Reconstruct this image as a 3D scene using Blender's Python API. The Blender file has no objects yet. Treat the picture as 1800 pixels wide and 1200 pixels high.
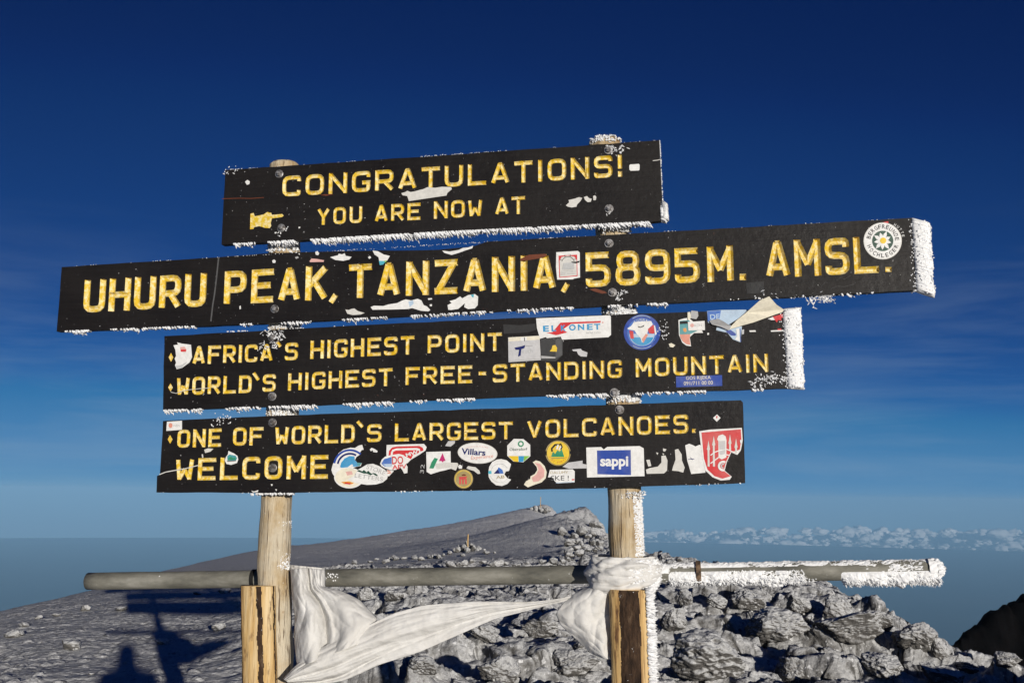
import bpy, bmesh, math, random
import numpy as np
from mathutils import Vector, Matrix, geometry

SC = bpy.context.scene
COL = SC.collection

# ------------------------------------------------------------------ camera
CAM_H = 1.65
PITCH, ROLL, LENS = 8.55, 0.75, 36.0
cam_data = bpy.data.cameras.new("camera")
cam_data.lens = LENS
cam_data.sensor_width = 36.0
cam_data.clip_start = 0.02
cam_data.clip_end = 60000
cam = bpy.data.objects.new("camera", cam_data)
COL.objects.link(cam)
CAM_M = (Matrix.Translation((0, 0, CAM_H)) @ Matrix.Rotation(math.radians(90 + PITCH), 4, 'X')
         @ Matrix.Rotation(math.radians(ROLL), 4, 'Z'))
cam.matrix_world = CAM_M
SC.camera = cam

# ------------------------------------------------------------------ sun and sky
SUN_EL, SUN_AZ = 8.2, 20.4          # the sun stands low behind the camera, to its right
to_sun = Vector((math.sin(math.radians(SUN_AZ)) * math.cos(math.radians(SUN_EL)),
                 -math.cos(math.radians(SUN_AZ)) * math.cos(math.radians(SUN_EL)),
                 math.sin(math.radians(SUN_EL))))
sun_data = bpy.data.lights.new("sun", 'SUN')
sun_data.energy = 4.3
sun_data.angle = math.radians(0.53)
sun_data.color = (1.0, 0.93, 0.83)
sun = bpy.data.objects.new("sun", sun_data)
sun.rotation_euler = to_sun.to_track_quat('Z', 'Y').to_euler()
COL.objects.link(sun)

world = bpy.data.worlds.new("World")
SC.world = world
world.use_nodes = True
wn, wl = world.node_tree.nodes, world.node_tree.links
wn.clear()
w_out = wn.new('ShaderNodeOutputWorld')
w_bg = wn.new('ShaderNodeBackground')
w_bg.inputs['Strength'].default_value = 0.07
w_sky = wn.new('ShaderNodeTexSky')
w_sky.sky_type = 'NISHITA'
w_sky.sun_disc = False
w_sky.sun_elevation = math.radians(SUN_EL)
w_sky.sun_rotation = math.radians(180 - SUN_AZ)
w_sky.altitude = 5895
w_sky.air_density = 1.0
w_sky.dust_density = 0.3
w_sky.ozone_density = 4.0
w_tc = wn.new('ShaderNodeTexCoord')
w_add = wn.new('ShaderNodeVectorMath'); w_add.operation = 'ADD'
w_add.inputs[1].default_value = (0, 0, 0.035)      # seen from this height the horizon lies below eye level
w_nrm = wn.new('ShaderNodeVectorMath'); w_nrm.operation = 'NORMALIZE'
w_sym = wn.new('ShaderNodeVectorMath'); w_sym.operation = 'MULTIPLY'   # an even sky from side to side
w_sym.inputs[1].default_value = (0.4, 1, 1)
wl.new(w_tc.outputs['Generated'], w_sym.inputs[0])
wl.new(w_sym.outputs[0], w_add.inputs[0])
wl.new(w_add.outputs[0], w_nrm.inputs[0])
wl.new(w_nrm.outputs[0], w_sky.inputs['Vector'])
w_scl = wn.new('ShaderNodeVectorMath'); w_scl.operation = 'SCALE'
w_scl.inputs['Scale'].default_value = 0.07
wl.new(w_sky.outputs[0], w_scl.inputs[0])
w_cur = wn.new('ShaderNodeRGBCurve')               # thin dry air: a deep navy zenith over a pale horizon
for ch, pts in ((0, ((0.0232, 0.0033), (0.0273, 0.0052), (0.0331, 0.007), (0.0452, 0.0123), (0.0612, 0.0242), (0.0742, 0.0482), (0.1195, 0.0887), (0.159, 0.1356), (0.227, 0.1812), (0.45, 0.32), (1, 0.8))),
                (1, ((0.063, 0.0203), (0.0723, 0.0296), (0.0887, 0.0409), (0.1221, 0.063), (0.1683, 0.117), (0.1981, 0.1746), (0.3095, 0.2502), (0.3712, 0.2961), (0.4564, 0.3231), (0.7, 0.42), (1, 0.75))),
                (2, ((0.1651, 0.1022), (0.1878, 0.1301), (0.227, 0.1651), (0.3095, 0.2346), (0.4072, 0.3372), (0.4621, 0.3916), (0.6172, 0.4678), (0.6584, 0.4621), (0.6724, 0.4397), (0.85, 0.47), (1, 0.72)))):
    cv = w_cur.mapping.curves[ch]
    cv.points[0].location = (0, 0)
    cv.points[1].location = pts[-1]
    for p in pts[:-1]:
        cv.points.new(*p)
w_cur.mapping.update()
wl.new(w_scl.outputs[0], w_cur.inputs['Color'])
w_gam = wn.new('ShaderNodeVectorMath'); w_gam.operation = 'SCALE'
w_gam.inputs['Scale'].default_value = 1 / 0.07
wl.new(w_cur.outputs[0], w_gam.inputs[0])
# thin cirrus streaks
w_map = wn.new('ShaderNodeMapping')
w_map.inputs['Scale'].default_value = (1.0, 1.0, 11.0)
w_map.inputs['Rotation'].default_value = (0.0, 0.10, 0.0)
wl.new(w_tc.outputs['Generated'], w_map.inputs['Vector'])
w_noi = wn.new('ShaderNodeTexNoise')
w_noi.inputs['Scale'].default_value = 2.1
w_noi.inputs['Detail'].default_value = 8
w_noi.inputs['Roughness'].default_value = 0.58
w_noi.inputs['Distortion'].default_value = 0.4
wl.new(w_map.outputs[0], w_noi.inputs['Vector'])
w_ramp = wn.new('ShaderNodeMapRange')
w_ramp.inputs['From Min'].default_value = 0.46
w_ramp.inputs['From Max'].default_value = 0.95
wl.new(w_noi.outputs['Fac'], w_ramp.inputs['Value'])
w_sep = wn.new('ShaderNodeSeparateXYZ')
wl.new(w_tc.outputs['Generated'], w_sep.inputs[0])
w_alt = wn.new('ShaderNodeMapRange')                # only in the lower sky
w_alt.inputs['From Min'].default_value = 0.26
w_alt.inputs['From Max'].default_value = 0.12
wl.new(w_sep.outputs['Z'], w_alt.inputs['Value'])
w_mul = wn.new('ShaderNodeMath'); w_mul.operation = 'MULTIPLY'
wl.new(w_ramp.outputs[0], w_mul.inputs[0]); wl.new(w_alt.outputs[0], w_mul.inputs[1])
w_mul2 = wn.new('ShaderNodeMath'); w_mul2.operation = 'MULTIPLY'; w_mul2.inputs[1].default_value = 0.5
wl.new(w_mul.outputs[0], w_mul2.inputs[0])
w_mix = wn.new('ShaderNodeMix'); w_mix.data_type = 'RGBA'
wl.new(w_mul2.outputs[0], w_mix.inputs['Factor'])
wl.new(w_gam.outputs[0], w_mix.inputs['A'])
w_mix.inputs['B'].default_value = (4.2, 5.6, 7.0, 1)
wl.new(w_mix.outputs['Result'], w_bg.inputs['Color'])
wl.new(w_bg.outputs[0], w_out.inputs['Surface'])

SC.view_settings.view_transform = 'Standard'
SC.view_settings.look = 'None'
SC.view_settings.exposure = 0.0
SC.view_settings.gamma = 1.0

# ------------------------------------------------------------------ helpers
def px_ray(px, py):
    d = Vector(((px - 900.0) / 1800.0, -(py - 600.0) / 1800.0, -1.0))
    return (CAM_M.to_3x3() @ d).normalized()

CAM_P = Vector((0, 0, CAM_H))

def at(px, py, Y):
    """the point at depth Y seen at photograph pixel (px, py)"""
    d = px_ray(px, py)
    return CAM_P + d * (Y / d.y)

_rng = np.random.RandomState(7)
_PERM = _rng.permutation(256).astype(np.int64)
_G = _rng.normal(size=(256, 3)); _G /= np.linalg.norm(_G, axis=1)[:, None]
_J = _rng.rand(256, 4)

def _h(i, j, k):
    return _PERM[(_PERM[(_PERM[i & 255] + j) & 255] + k) & 255]

def noise3(x, y, z):
    i, j, k = np.floor(x).astype(np.int64), np.floor(y).astype(np.int64), np.floor(z).astype(np.int64)
    fx, fy, fz = x - i, y - j, z - k
    u, v, w = (f * f * f * (f * (f * 6 - 15) + 10) for f in (fx, fy, fz))
    def g(a, b, c):
        q = _G[_h(i + a, j + b, k + c)]
        return q[..., 0] * (fx - a) + q[..., 1] * (fy - b) + q[..., 2] * (fz - c)
    def lp(t, a, b): return a + t * (b - a)
    return lp(w, lp(v, lp(u, g(0, 0, 0), g(1, 0, 0)), lp(u, g(0, 1, 0), g(1, 1, 0))),
              lp(v, lp(u, g(0, 0, 1), g(1, 0, 1)), lp(u, g(0, 1, 1), g(1, 1, 1)))) * 1.6

def fbm(x, y, z, octaves=4, rough=0.5):
    s, a, f = 0.0, 1.0, 1.0
    for o in range(octaves):
        s = s + a * noise3(x * f + o * 17.3, y * f + o * 9.1, z * f + o * 4.7)
        a *= rough; f *= 2.03
    return s

def ridged(x, y, z, octaves=4, rough=0.55):
    s, a, f = 0.0, 1.0, 1.0
    for o in range(octaves):
        s = s + a * (1 - np.abs(noise3(x * f + o * 5.3, y * f + o * 19.1, z * f + o * 3.7)) * 2)
        a *= rough; f *= 2.1
    return s

def worley(x, y, seed=0):
    """distance to the nearest and second nearest jittered cell point, and a random number of the cell"""
    i, j = np.floor(x).astype(np.int64), np.floor(y).astype(np.int64)
    f1 = np.full(x.shape, 9.0); f2 = np.full(x.shape, 9.0); rid = np.zeros(x.shape)
    for a in (-1, 0, 1):
        for b in (-1, 0, 1):
            hh = _h(i + a, j + b, np.full_like(i, seed))
            d = np.hypot(i + a + _J[hh, 0] - x, j + b + _J[hh, 1] - y)
            m = d < f1
            f2 = np.where(m, f1, np.minimum(f2, d))
            rid = np.where(m, _J[hh, 2], rid)
            f1 = np.where(m, d, f1)
    return f1, f2, rid

def sstep(a, b, x):
    t = np.clip((x - a) / (b - a), 0, 1)
    return t * t * (3 - 2 * t)

# ---- objects
def link(name, me, parent=None):
    o = bpy.data.objects.new(name, me)
    COL.objects.link(o)
    if parent is not None:
        o.parent = parent
    return o

def tag(o, label=None, cat=None, group=None, kind=None):
    if label: o['label'] = label
    if cat: o['category'] = cat
    if group: o['group'] = group
    if kind: o['kind'] = kind
    return o

def empty(name, loc, label, cat, group=None):
    o = bpy.data.objects.new(name, None)
    COL.objects.link(o)
    o.location = loc
    o.empty_display_size = 0.1
    return tag(o, label, cat, group)

def mesh_np(name, V, F, mats, smooth=True, mi=None):
    me = bpy.data.meshes.new(name)
    V = np.asarray(V, np.float32); F = np.asarray(F, np.int32)
    n = F.shape[1]
    me.vertices.add(len(V)); me.vertices.foreach_set('co', V.ravel())
    me.loops.add(F.size); me.loops.foreach_set('vertex_index', F.ravel())
    me.polygons.add(len(F))
    me.polygons.foreach_set('loop_start', np.arange(0, F.size, n, dtype=np.int32))
    me.polygons.foreach_set('loop_total', np.full(len(F), n, np.int32))
    if mi is not None:
        me.polygons.foreach_set('material_index', np.asarray(mi, np.int32))
    me.polygons.foreach_set('use_smooth', np.full(len(F), smooth, bool))
    for m in (mats if isinstance(mats, (list, tuple)) else [mats]):
        me.materials.append(m)
    me.update(); me.validate()
    return me

def mesh_py(name, V, F, mats, smooth=False, mi=None):
    me = bpy.data.meshes.new(name)
    me.from_pydata([tuple(v) for v in V], [], [tuple(f) for f in F])
    for m in (mats if isinstance(mats, (list, tuple)) else [mats]):
        me.materials.append(m)
    if mi is not None:
        me.polygons.foreach_set('material_index', list(mi))
    me.polygons.foreach_set('use_smooth', [smooth] * len(F))
    me.update()
    return me

def grid_faces(nu, nv, closed_u=False):
    """faces of a grid of nv rows of nu points"""
    i = np.arange(nv - 1)[:, None] * nu
    j = np.arange(nu if closed_u else nu - 1)[None, :]
    j2 = (j + 1) % nu
    return np.stack([i + j, i + j2, i + nu + j2, i + nu + j], -1).reshape(-1, 4)

# ---- materials
def mat(name, color=(.5, .5, .5), rough=0.7, spec=0.3, metal=0.0):
    m = bpy.data.materials.new(name)
    m.use_nodes = True
    b = m.node_tree.nodes['Principled BSDF']
    b.inputs['Base Color'].default_value = (*color, 1)
    b.inputs['Roughness'].default_value = rough
    b.inputs['Specular IOR Level'].default_value = spec
    b.inputs['Metallic'].default_value = metal
    return m

class NT:
    """short hand for building a node tree"""
    def __init__(self, m):
        self.t = m.node_tree; self.b = self.t.nodes['Principled BSDF']
    def n(self, typ, **kw):
        o = self.t.nodes.new(typ)
        for k, v in kw.items():
            if k in o.inputs: o.inputs[k].default_value = v
            else: setattr(o, k, v)
        return o
    def l(self, a, b): self.t.links.new(a, b)
    def coord(self, scale=(1, 1, 1), out='Object'):
        c = self.n('ShaderNodeTexCoord'); mp = self.n('ShaderNodeMapping')
        mp.inputs['Scale'].default_value = scale
        self.l(c.outputs[out], mp.inputs['Vector'])
        return mp.outputs[0]
    def noise(self, vec, scale, detail=4, rough=0.55, dist=0.0):
        o = self.n('ShaderNodeTexNoise', Scale=scale, Detail=detail, Roughness=rough, Distortion=dist)
        self.l(vec, o.inputs['Vector'])
        return o.outputs['Fac']
    def ramp(self, val, pts, interp='LINEAR'):
        o = self.n('ShaderNodeValToRGB')
        e = o.color_ramp.elements
        o.color_ramp.interpolation = interp
        while len(e) < len(pts): e.new(0.5)
        for q, (p, c) in zip(e, pts):
            q.position = p; q.color = (*c, 1) if len(c) == 3 else c
        self.l(val, o.inputs['Fac'])
        return o.outputs['Color']
    def mix(self, fac, a, b):
        o = self.n('ShaderNodeMix', data_type='RGBA')
        for s, v in (('Factor', fac), ('A', a), ('B', b)):
            if isinstance(v, (int, float)): o.inputs[s].default_value = v
            elif isinstance(v, tuple): o.inputs[s].default_value = (*v, 1)
            else: self.l(v, o.inputs[s])
        return o.outputs['Result']
    def math(self, op, a, b=0.0, clamp=False):
        o = self.n('ShaderNodeMath', operation=op); o.use_clamp = clamp
        for i, v in enumerate((a, b)):
            if isinstance(v, (int, float)): o.inputs[i].default_value = v
            else: self.l(v, o.inputs[i])
        return o.outputs[0]
    def rng(self, v, a, b, c=0.0, d=1.0):
        o = self.n('ShaderNodeMapRange')
        o.inputs['From Min'].default_value = a; o.inputs['From Max'].default_value = b
        o.inputs['To Min'].default_value = c; o.inputs['To Max'].default_value = d
        self.l(v, o.inputs['Value'])
        return o.outputs[0]
    def bump(self, h, strength=0.5, dist=0.01, normal=None):
        o = self.n('ShaderNodeBump', Strength=strength, Distance=dist)
        self.l(h, o.inputs['Height'])
        if normal is not None: self.l(normal, o.inputs['Normal'])
        return o.outputs[0]
    def color(self, c): self.l(c, self.b.inputs['Base Color'])
    def rough(self, c): self.l(c, self.b.inputs['Roughness'])
    def normal(self, c): self.l(c, self.b.inputs['Normal'])

# ------------------------------------------------------------------ materials of the mountain
def rock_material(name, frost_lo, frost_hi, stone=((.075, .070, .067), (.17, .165, .155)), frost=(.66, .67, .675), bands=False, bump=.75):
    m = mat(name, rough=0.92, spec=0.15)
    t = NT(m)
    v = t.n('ShaderNodeNewGeometry').outputs['Position']
    big = t.noise(v, 1.3, 5, 0.6)
    fine = t.noise(v, 38, 7, 0.72)
    mid = t.noise(v, 9, 6, 0.65)
    st = t.ramp(mid, [(.3, stone[0]), (.7, stone[1])])
    geo = t.n('ShaderNodeNewGeometry')
    sep = t.n('ShaderNodeSeparateXYZ'); t.l(geo.outputs['Normal'], sep.inputs[0])
    # rime lies on the tops and grows on the side the wind blew from (the right hand side of the sign)
    wind = t.math('ADD', t.math('MULTIPLY', sep.outputs['X'], 0.35), t.math('MULTIPLY', sep.outputs['Z'], 0.70))
    f = t.math('ADD', t.math('ADD', wind, t.math('MULTIPLY', fine, 0.9)), t.math('MULTIPLY', t.math('ADD', big, mid), 0.55))
    f = t.math('ADD', f, t.math('MULTIPLY', geo.outputs['Pointiness'], 0.5))
    if bands:                                        # the far crest keeps more rime than the scree below it
        pos = t.n('ShaderNodeSeparateXYZ'); t.l(geo.outputs['Position'], pos.inputs[0])
        f = t.math('ADD', f, t.rng(pos.outputs['Y'], 64, 76, 0, .55))
        f = t.math('SUBTRACT', f, t.math('MULTIPLY', t.rng(pos.outputs['Y'], 34, 48), -.40))
    fac = t.rng(f, frost_lo, frost_hi)
    fr = t.ramp(t.noise(v, 80, 4, 0.65), [(.3, tuple(c * .76 for c in frost)), (.7, frost)])
    c = t.mix(fac, st, fr)
    if bands:
        c = t.mix(t.math('MULTIPLY', t.rng(pos.outputs['Y'], 58, 76), t.rng(t.noise(t.coord((.06, .5, 1)), 2.0, 5, .6), .35, .60, .2, .95)), c, (.86, .87, .88))     # wind packed snow on the crest
        # single dark stones and crumbs of ice in the gravel
        c = t.mix(t.rng(t.noise(v, 13, 4, .6), .60, .66, 0, .75), c, (.13, .125, .12))
        c = t.mix(t.rng(t.noise(v, 19, 4, .6), .61, .67, 0, .9), c, (.82, .83, .84))
    t.color(c)
    h = t.math('ADD', t.noise(v, 60, 7, 0.72), t.math('MULTIPLY', t.noise(v, 17, 5, 0.6), 1.3))
    vo = t.n('ShaderNodeTexVoronoi', Scale=15.0); vo.feature = 'F1'; t.l(v, vo.inputs['Vector'])
    crust = t.math('ADD', t.math('MULTIPLY', vo.outputs['Distance'], -1.1), t.math('MULTIPLY', t.noise(v, 11, 6, .68), 1.6))
    t.normal(t.bump(h, bump, 0.010, t.bump(crust, .7, .030)))
    return m

M_GROUND = rock_material("frosted_lava_gravel", 1.25, 1.95, frost=(.66, .67, .68), bands=True)
M_ROCK = rock_material("frosted_lava_rock", 1.15, 1.90, bump=.36)
M_CRAG = mat("shade_painted_lava", (.010, .009, .009), 0.95, 0.05)  # lava darkened to near black: the hill's shade is painted into the colour
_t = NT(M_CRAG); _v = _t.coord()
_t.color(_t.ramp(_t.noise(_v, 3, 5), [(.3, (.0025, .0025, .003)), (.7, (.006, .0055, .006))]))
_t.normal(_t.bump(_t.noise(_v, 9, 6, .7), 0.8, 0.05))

# ------------------------------------------------------------------ the summit plateau as one polar sheet round the camera's foot
# (photo x, photo y, depth): points of the lie of the land as the photograph shows it
LAND = [
    # smooth slope that falls away to the left
    (-300, 1240, 7), (-150, 1200, 7.4), (0, 1200, 6.3), (0, 1120, 8.6), (0, 1076, 13), (-200, 1150, 13), (155, 1039, 22), (100, 1100, 9.3), (200, 1120, 8.4), (80, 1058, 17), (215, 1023, 30), (350, 989, 46), (500, 961, 57),
    (150, 1160, 7.2), (300, 1060, 11.2), (280, 1006, 39), (250, 1030, 17), (400, 1040, 12.6), (400, 1012, 20), (330, 1150, 7.5), (330, 1090, 9.6), (400, 1080, 10), (200, 1080, 10.2), (420, 973, 52), (430, 990, 33), (330, 1010, 27),
    # the far ridge and its crest
    (600, 950, 66), (700, 935, 73), (800, 920, 79), (870, 908, 83), (930, 899, 86), (955, 897, 87), (978, 906, 86),
    (600, 975, 44), (700, 960, 54), (800, 945, 60), (900, 930, 65), (960, 915, 72), (520, 985, 36),
    # nearer step with its white edge
    (860, 938, 54), (930, 924, 55), (1000, 917, 55), (1045, 917, 54),
    (700, 985, 32), (820, 973, 33), (900, 968, 33), (1000, 958, 36), (1060, 950, 40),
    (600, 1002, 22), (700, 1000, 21), (800, 998, 20), (900, 996, 20), (1000, 985, 23), (1100, 968, 30),
    # rubble in the middle
    (520, 1030, 11), (600, 1030, 12), (700, 1036, 11.5), (800, 1038, 11.5), (900, 1036, 12), (1000, 1033, 12.5),
    (600, 1100, 7.6), (700, 1100, 7.6), (800, 1100, 7.6), (900, 1100, 7.6), (1000, 1100, 7.6),
    (600, 1200, 5.2), (750, 1200, 5.2), (900, 1200, 5.2), (1050, 1200, 5.2), (450, 1200, 6.2), (300, 1200, 6.2),
    # right hand edge of the plateau
    (1150, 978, 27), (1250, 992, 20), (1180, 1015, 15), (1300, 1022, 13.5), (1400, 1034, 12), (1480, 1050, 10.5),
    (1200, 1100, 7.6), (1350, 1100, 7.6), (1450, 1100, 7.8), (1550, 1098, 8.6), (1620, 1118, 7.7), (1655, 1152, 6.7),
    (1200, 1200, 5.2), (1400, 1200, 5.2), (1550, 1185, 5.6), (1650, 1178, 5.9), (1760, 1176, 5.9), (1850, 1190, 5.7),
    (1560, 1145, 6.6), (2050, 1230, 5.4),
]
def _far(Y): return float(np.interp(Y, [0, 13, 40, 60, 100], [0, 20.2, 44, 62, 100]))
cp = []
for (a, b, Y) in LAND:
    Y = _far(Y)
    p = at(a, b, Y)
    low = (.10 + .0065 * Y + (.08 if a > 1600 else 0) + (.10 if 1200 < a < 1530 and b < 1080 else 0)) if (a > 1080 and Y < 48) else 0     # the stones laid on top make this up again
    cp.append((math.atan2(p.x, p.y), math.hypot(p.x, p.y), p.z - low))
def _drop(a, b, Y, dz):
    p = at(a, b, _far(Y)); cp.append((math.atan2(p.x, p.y), math.hypot(p.x, p.y), p.z - dz))
# behind the crests and beyond the edges the land drops away
for (a, b, Y, k, dz) in [(0, 1076, 13, 1.8, 2.8), (155, 1039, 22, 1.9, 4.5), (280, 1006, 39, 1.9, 8), (420, 973, 52, 1.8, 9), (600, 950, 66, 1.6, 9),
                         (800, 920, 79, 1.4, 8), (955, 897, 87, 1.3, 8), (-200, 1150, 13, 1.5, 2.5)]:
    p = at(a, b, _far(Y)); cp.append((math.atan2(p.x, p.y), math.hypot(p.x, p.y) * k, p.z - dz))
for (a, b, Y, dz) in [(1010, 910, 86, 5), (1085, 930, 72, 6), (1085, 930, 55, 3.5), (1140, 950, 45, 3.5), (1200, 978, 34, 3), (1300, 990, 26, 3), (1400, 1020, 19, 2.6),
                      (1540, 1050, 14, 2.2), (1560, 1060, 11.5, 1.3), (1640, 1080, 10, 1.4), (1700, 1130, 8.4, 1.2), (1720, 1140, 7.4, .55), (1800, 1150, 7.6, .8), (1900, 1160, 7.4, .9), (2100, 1190, 7, 1.0)]:
    _drop(a, b, Y, dz)
for az in range(-180, 180, 15):
    r_ = math.radians(az)
    for rad, z in ((0.8, .12 if abs(az) > 60 else .03), (2.2, .14 if abs(az) > 60 else 0.0), (3.6, 0.02)):
        cp.append((r_, rad, z))
    if abs(az) > 40:
        cp += [(r_, 7, -.1), (r_, 14, -1.2), (r_, 28, -5), (r_, 60, -18)]
    far = 120 if abs(az) > 25 else 150
    cp += [(r_, far, -48), (r_, 260, -120), (r_, 420, -200)]
cp = np.array(cp)

def _wrap(P, r):
    return np.stack([np.sin(P) * 2.6, np.cos(P) * 2.6, np.log(r) * 1.15], -1)

_X = _wrap(cp[:, 0], cp[:, 1])
_zs = np.asinh(cp[:, 2] / 2.0) if hasattr(np, 'asinh') else np.arcsinh(cp[:, 2] / 2.0)
def _K(A, B):
    d2 = ((A[:, None, :] - B[None, :, :]) ** 2).sum(-1)
    return np.sqrt(d2 + 0.0025)
_n = len(cp)
_A = np.zeros((_n + 1, _n + 1)); _A[:_n, :_n] = _K(_X, _X); _A[:_n, _n] = 1; _A[_n, :_n] = 1
_W = np.linalg.lstsq(_A, np.append(_zs, 0), rcond=None)[0]
def base_z(az, r):
    sh = az.shape
    Q = _wrap(az.ravel(), r.ravel()); out = np.empty(len(Q))
    for s in range(0, len(Q), 20000):
        out[s:s + 20000] = _K(Q[s:s + 20000], _X) @ _W[:_n] + _W[_n]
    return (np.sinh(out) * 2.0).reshape(sh)

def detail(x, y, az, r):
    """how far the rubble lifts the ground at a place, and a sideways pull that undercuts the stones"""
    u = np.tan(np.clip(az, -1.2, 1.2))
    far = np.abs(az) > 1.0
    rocky = sstep(-.30, -.14, u + 0.05 * noise3(x * .3, y * .3, x * 0))
    rocky = np.maximum(rocky * sstep(3.6, 5.0, r), 0.10)
    rocky = np.where(far, 0.35, rocky)
    smooth_far = sstep(20, 33, r) * (1 - sstep(.02, .13, u)) * .93
    rocky = rocky * (1 - smooth_far)
    right = sstep(.10, .22, u) * (~far)
    wx = x + .22 * noise3(x * 1.7, y * 1.7, x * 0 + 3); wy = y + .22 * noise3(x * 1.7, y * 1.7, x * 0 + 8)
    h = np.zeros_like(x)
    for sc, amp, sd in ((1.75, .145, 1), (.85, .115, 2), (.42, .085, 3)):        # tilted broken slabs, their outlines the cracks between them
        a1, b1 = wx / sc * .58, wy / sc * 1.3
        f1, f2, rid = worley(a1, b1, sd)
        plate = sstep(.015, .20, f2 - f1)
        tilt = (f1 * np.sin(rid * 43.0) * .55 + f1 * f1 * -.35)
        h += plate * amp * 1.15 * (.10 + 1.1 * rid + tilt) * (1 + .35 * right)
    for sc, amp, sd in ((.22, .045, 4), (.11, .022, 5)):
        f1, f2, rid = worley(wx / sc * .8, wy / sc, sd)
        h += np.sqrt(np.clip(1 - (f1 / .6) ** 2, 0, 1)) * np.clip(rid * 1.7 - .5, 0, 1) * amp
    h += .035 * ridged(x * 2.1, y * 3.8, x * 0, 5, .55) - .12
    h += .008 * ridged(x * 11, y * 15, x * 0 + 2, 4, .6)
    grow = 1 + sstep(15, 60, r) * 1.6
    hh = rocky * h * grow
    # pebbly smooth slope
    f1, f2, rid = worley(x / .16, y / .16, 9)
    peb = np.sqrt(np.clip(1 - (f1 / .45) ** 2, 0, 1)) * np.where(rid > .84, .035, .008)
    hh += (1 - rocky) * (peb * sstep(25, 10, r) + .007 * fbm(x * 9, y * 9, x * 0, 5, .68) + .025 * fbm(x * .6, y * .6, x * 0 + 5, 3) * sstep(5, 12, r))
    return hh, rocky

def ground_sheet():
    azf = np.radians(np.arange(-31, 31.01, 0.062))
    azb = np.radians(np.arange(31, 329, 1.6))[1:]
    az = np.concatenate([azf, azb])
    r = np.concatenate([np.geomspace(.35, 6.5, 44)[:-1], np.geomspace(6.5, 25, 360)[:-1], np.geomspace(25, 110, 210)[:-1], np.geomspace(110, 420, 22)])
    AZ, R = np.meshgrid(az, r)
    AZw = (AZ + np.pi) % (2 * np.pi) - np.pi
    x, y = R * np.sin(AZ), R * np.cos(AZ)
    z = base_z(AZw, R)
    d, rk = detail(x, y, AZw, R)
    near = sstep(.3, 2.5, R) * (1 - sstep(110, 300, R))
    z = z + d * near
    # undercut: stones lean towards the wind
    k = rk * near * np.minimum(1 + R / 30, 2.5)
    x = x + k * (.07 * noise3(x * 3.1, y * 3.1, z * 5 + 1) + .03 * noise3(x * 9, y * 9, z * 12))
    y = y + k * (.05 * noise3(x * 3.1, y * 3.1, z * 5 + 11) + .03 * noise3(x * 9, y * 9, z * 12 + 7))
    V = np.stack([x, y, z], -1).reshape(-1, 3)
    nu, nv = len(az), len(r)
    F = grid_faces(nu, nv, True)[:, ::-1]
    c = len(V)
    V = np.vstack([V, [[0, 0, 0.0]]])
    q = np.arange(nu)
    cap = np.stack([q, (q + 1) % nu, np.full(nu, c), np.full(nu, c)], -1)
    F = np.vstack([F])
    me = mesh_np("ground", V, F, M_GROUND)
    return me
GROUND = tag(link("ground", ground_sheet()), kind='structure')

def ground_z(x, y):
    x = np.array([float(x)]); y = np.array([float(y)])
    az, r = np.arctan2(x, y), np.hypot(x, y)
    d, _ = detail(x, y, az, r)
    return float((base_z(az, r) + d)[0])

# ------------------------------------------------------------------ mountainside, the plain far below, haze and clouds
M_PLAIN = mat("hazy_savanna", (.05, .06, .05), 0.9, 0.1)
_t = NT(M_PLAIN); _v = _t.coord()
_t.color(_t.ramp(_t.noise(_v, .0006, 5, .6), [(.3, (.035, .038, .045)), (.7, (.065, .06, .055))]))
def disc_rings(name, rings, m, n=160, jitter=0.0):
    rr = np.array([q[0] for q in rings], float); zz = np.array([q[1] for q in rings], float)
    a = np.linspace(0, 2 * np.pi, n, endpoint=False)
    A, R = np.meshgrid(a, rr); Z = np.repeat(zz[:, None], n, 1)
    x, y = R * np.sin(A), R * np.cos(A)
    if jitter: Z = Z + jitter * fbm(x / 180, y / 180, x * 0, 4) * (R > rr[0] + 1) * (R < rr[-1] - 1)
    V = np.stack([x, y, Z], -1).reshape(-1, 3)
    return mesh_np(name, V, grid_faces(n, len(rr), True)[:, ::-1], m)
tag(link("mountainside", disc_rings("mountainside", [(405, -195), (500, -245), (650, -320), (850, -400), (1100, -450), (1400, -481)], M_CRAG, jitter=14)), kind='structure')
tag(link("plain", disc_rings("plain", [(1300, -480), (2500, -480), (5000, -480), (8000, -480), (11500, -480)], M_PLAIN)), kind='structure')

def box_mesh(name, a, b, m):
    V = [(x, y, z) for z in (a[2], b[2]) for y in (a[1], b[1]) for x in (a[0], b[0])]
    F = [(0, 2, 3, 1), (4, 5, 7, 6), (0, 1, 5, 4), (2, 6, 7, 3), (0, 4, 6, 2), (1, 3, 7, 5)]
    return mesh_py(name, V, F, m)
M_HAZE = bpy.data.materials.new("haze_air"); M_HAZE.use_nodes = True
_n_ = M_HAZE.node_tree.nodes; _n_.clear()
_o = _n_.new('ShaderNodeOutputMaterial'); _p = _n_.new('ShaderNodeVolumePrincipled')
_p.inputs['Color'].default_value = (.335, .65, 1.0, 1)
_p.inputs['Density'].default_value = HAZE_D = 0.00015
_p.inputs['Anisotropy'].default_value = -0.15
M_HAZE.node_tree.links.new(_p.outputs[0], _o.inputs['Volume'])
tag(link("haze", box_mesh("haze", (-11800, -11800, -484), (11800, 11800, 30), M_HAZE)), kind='stuff')

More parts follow.
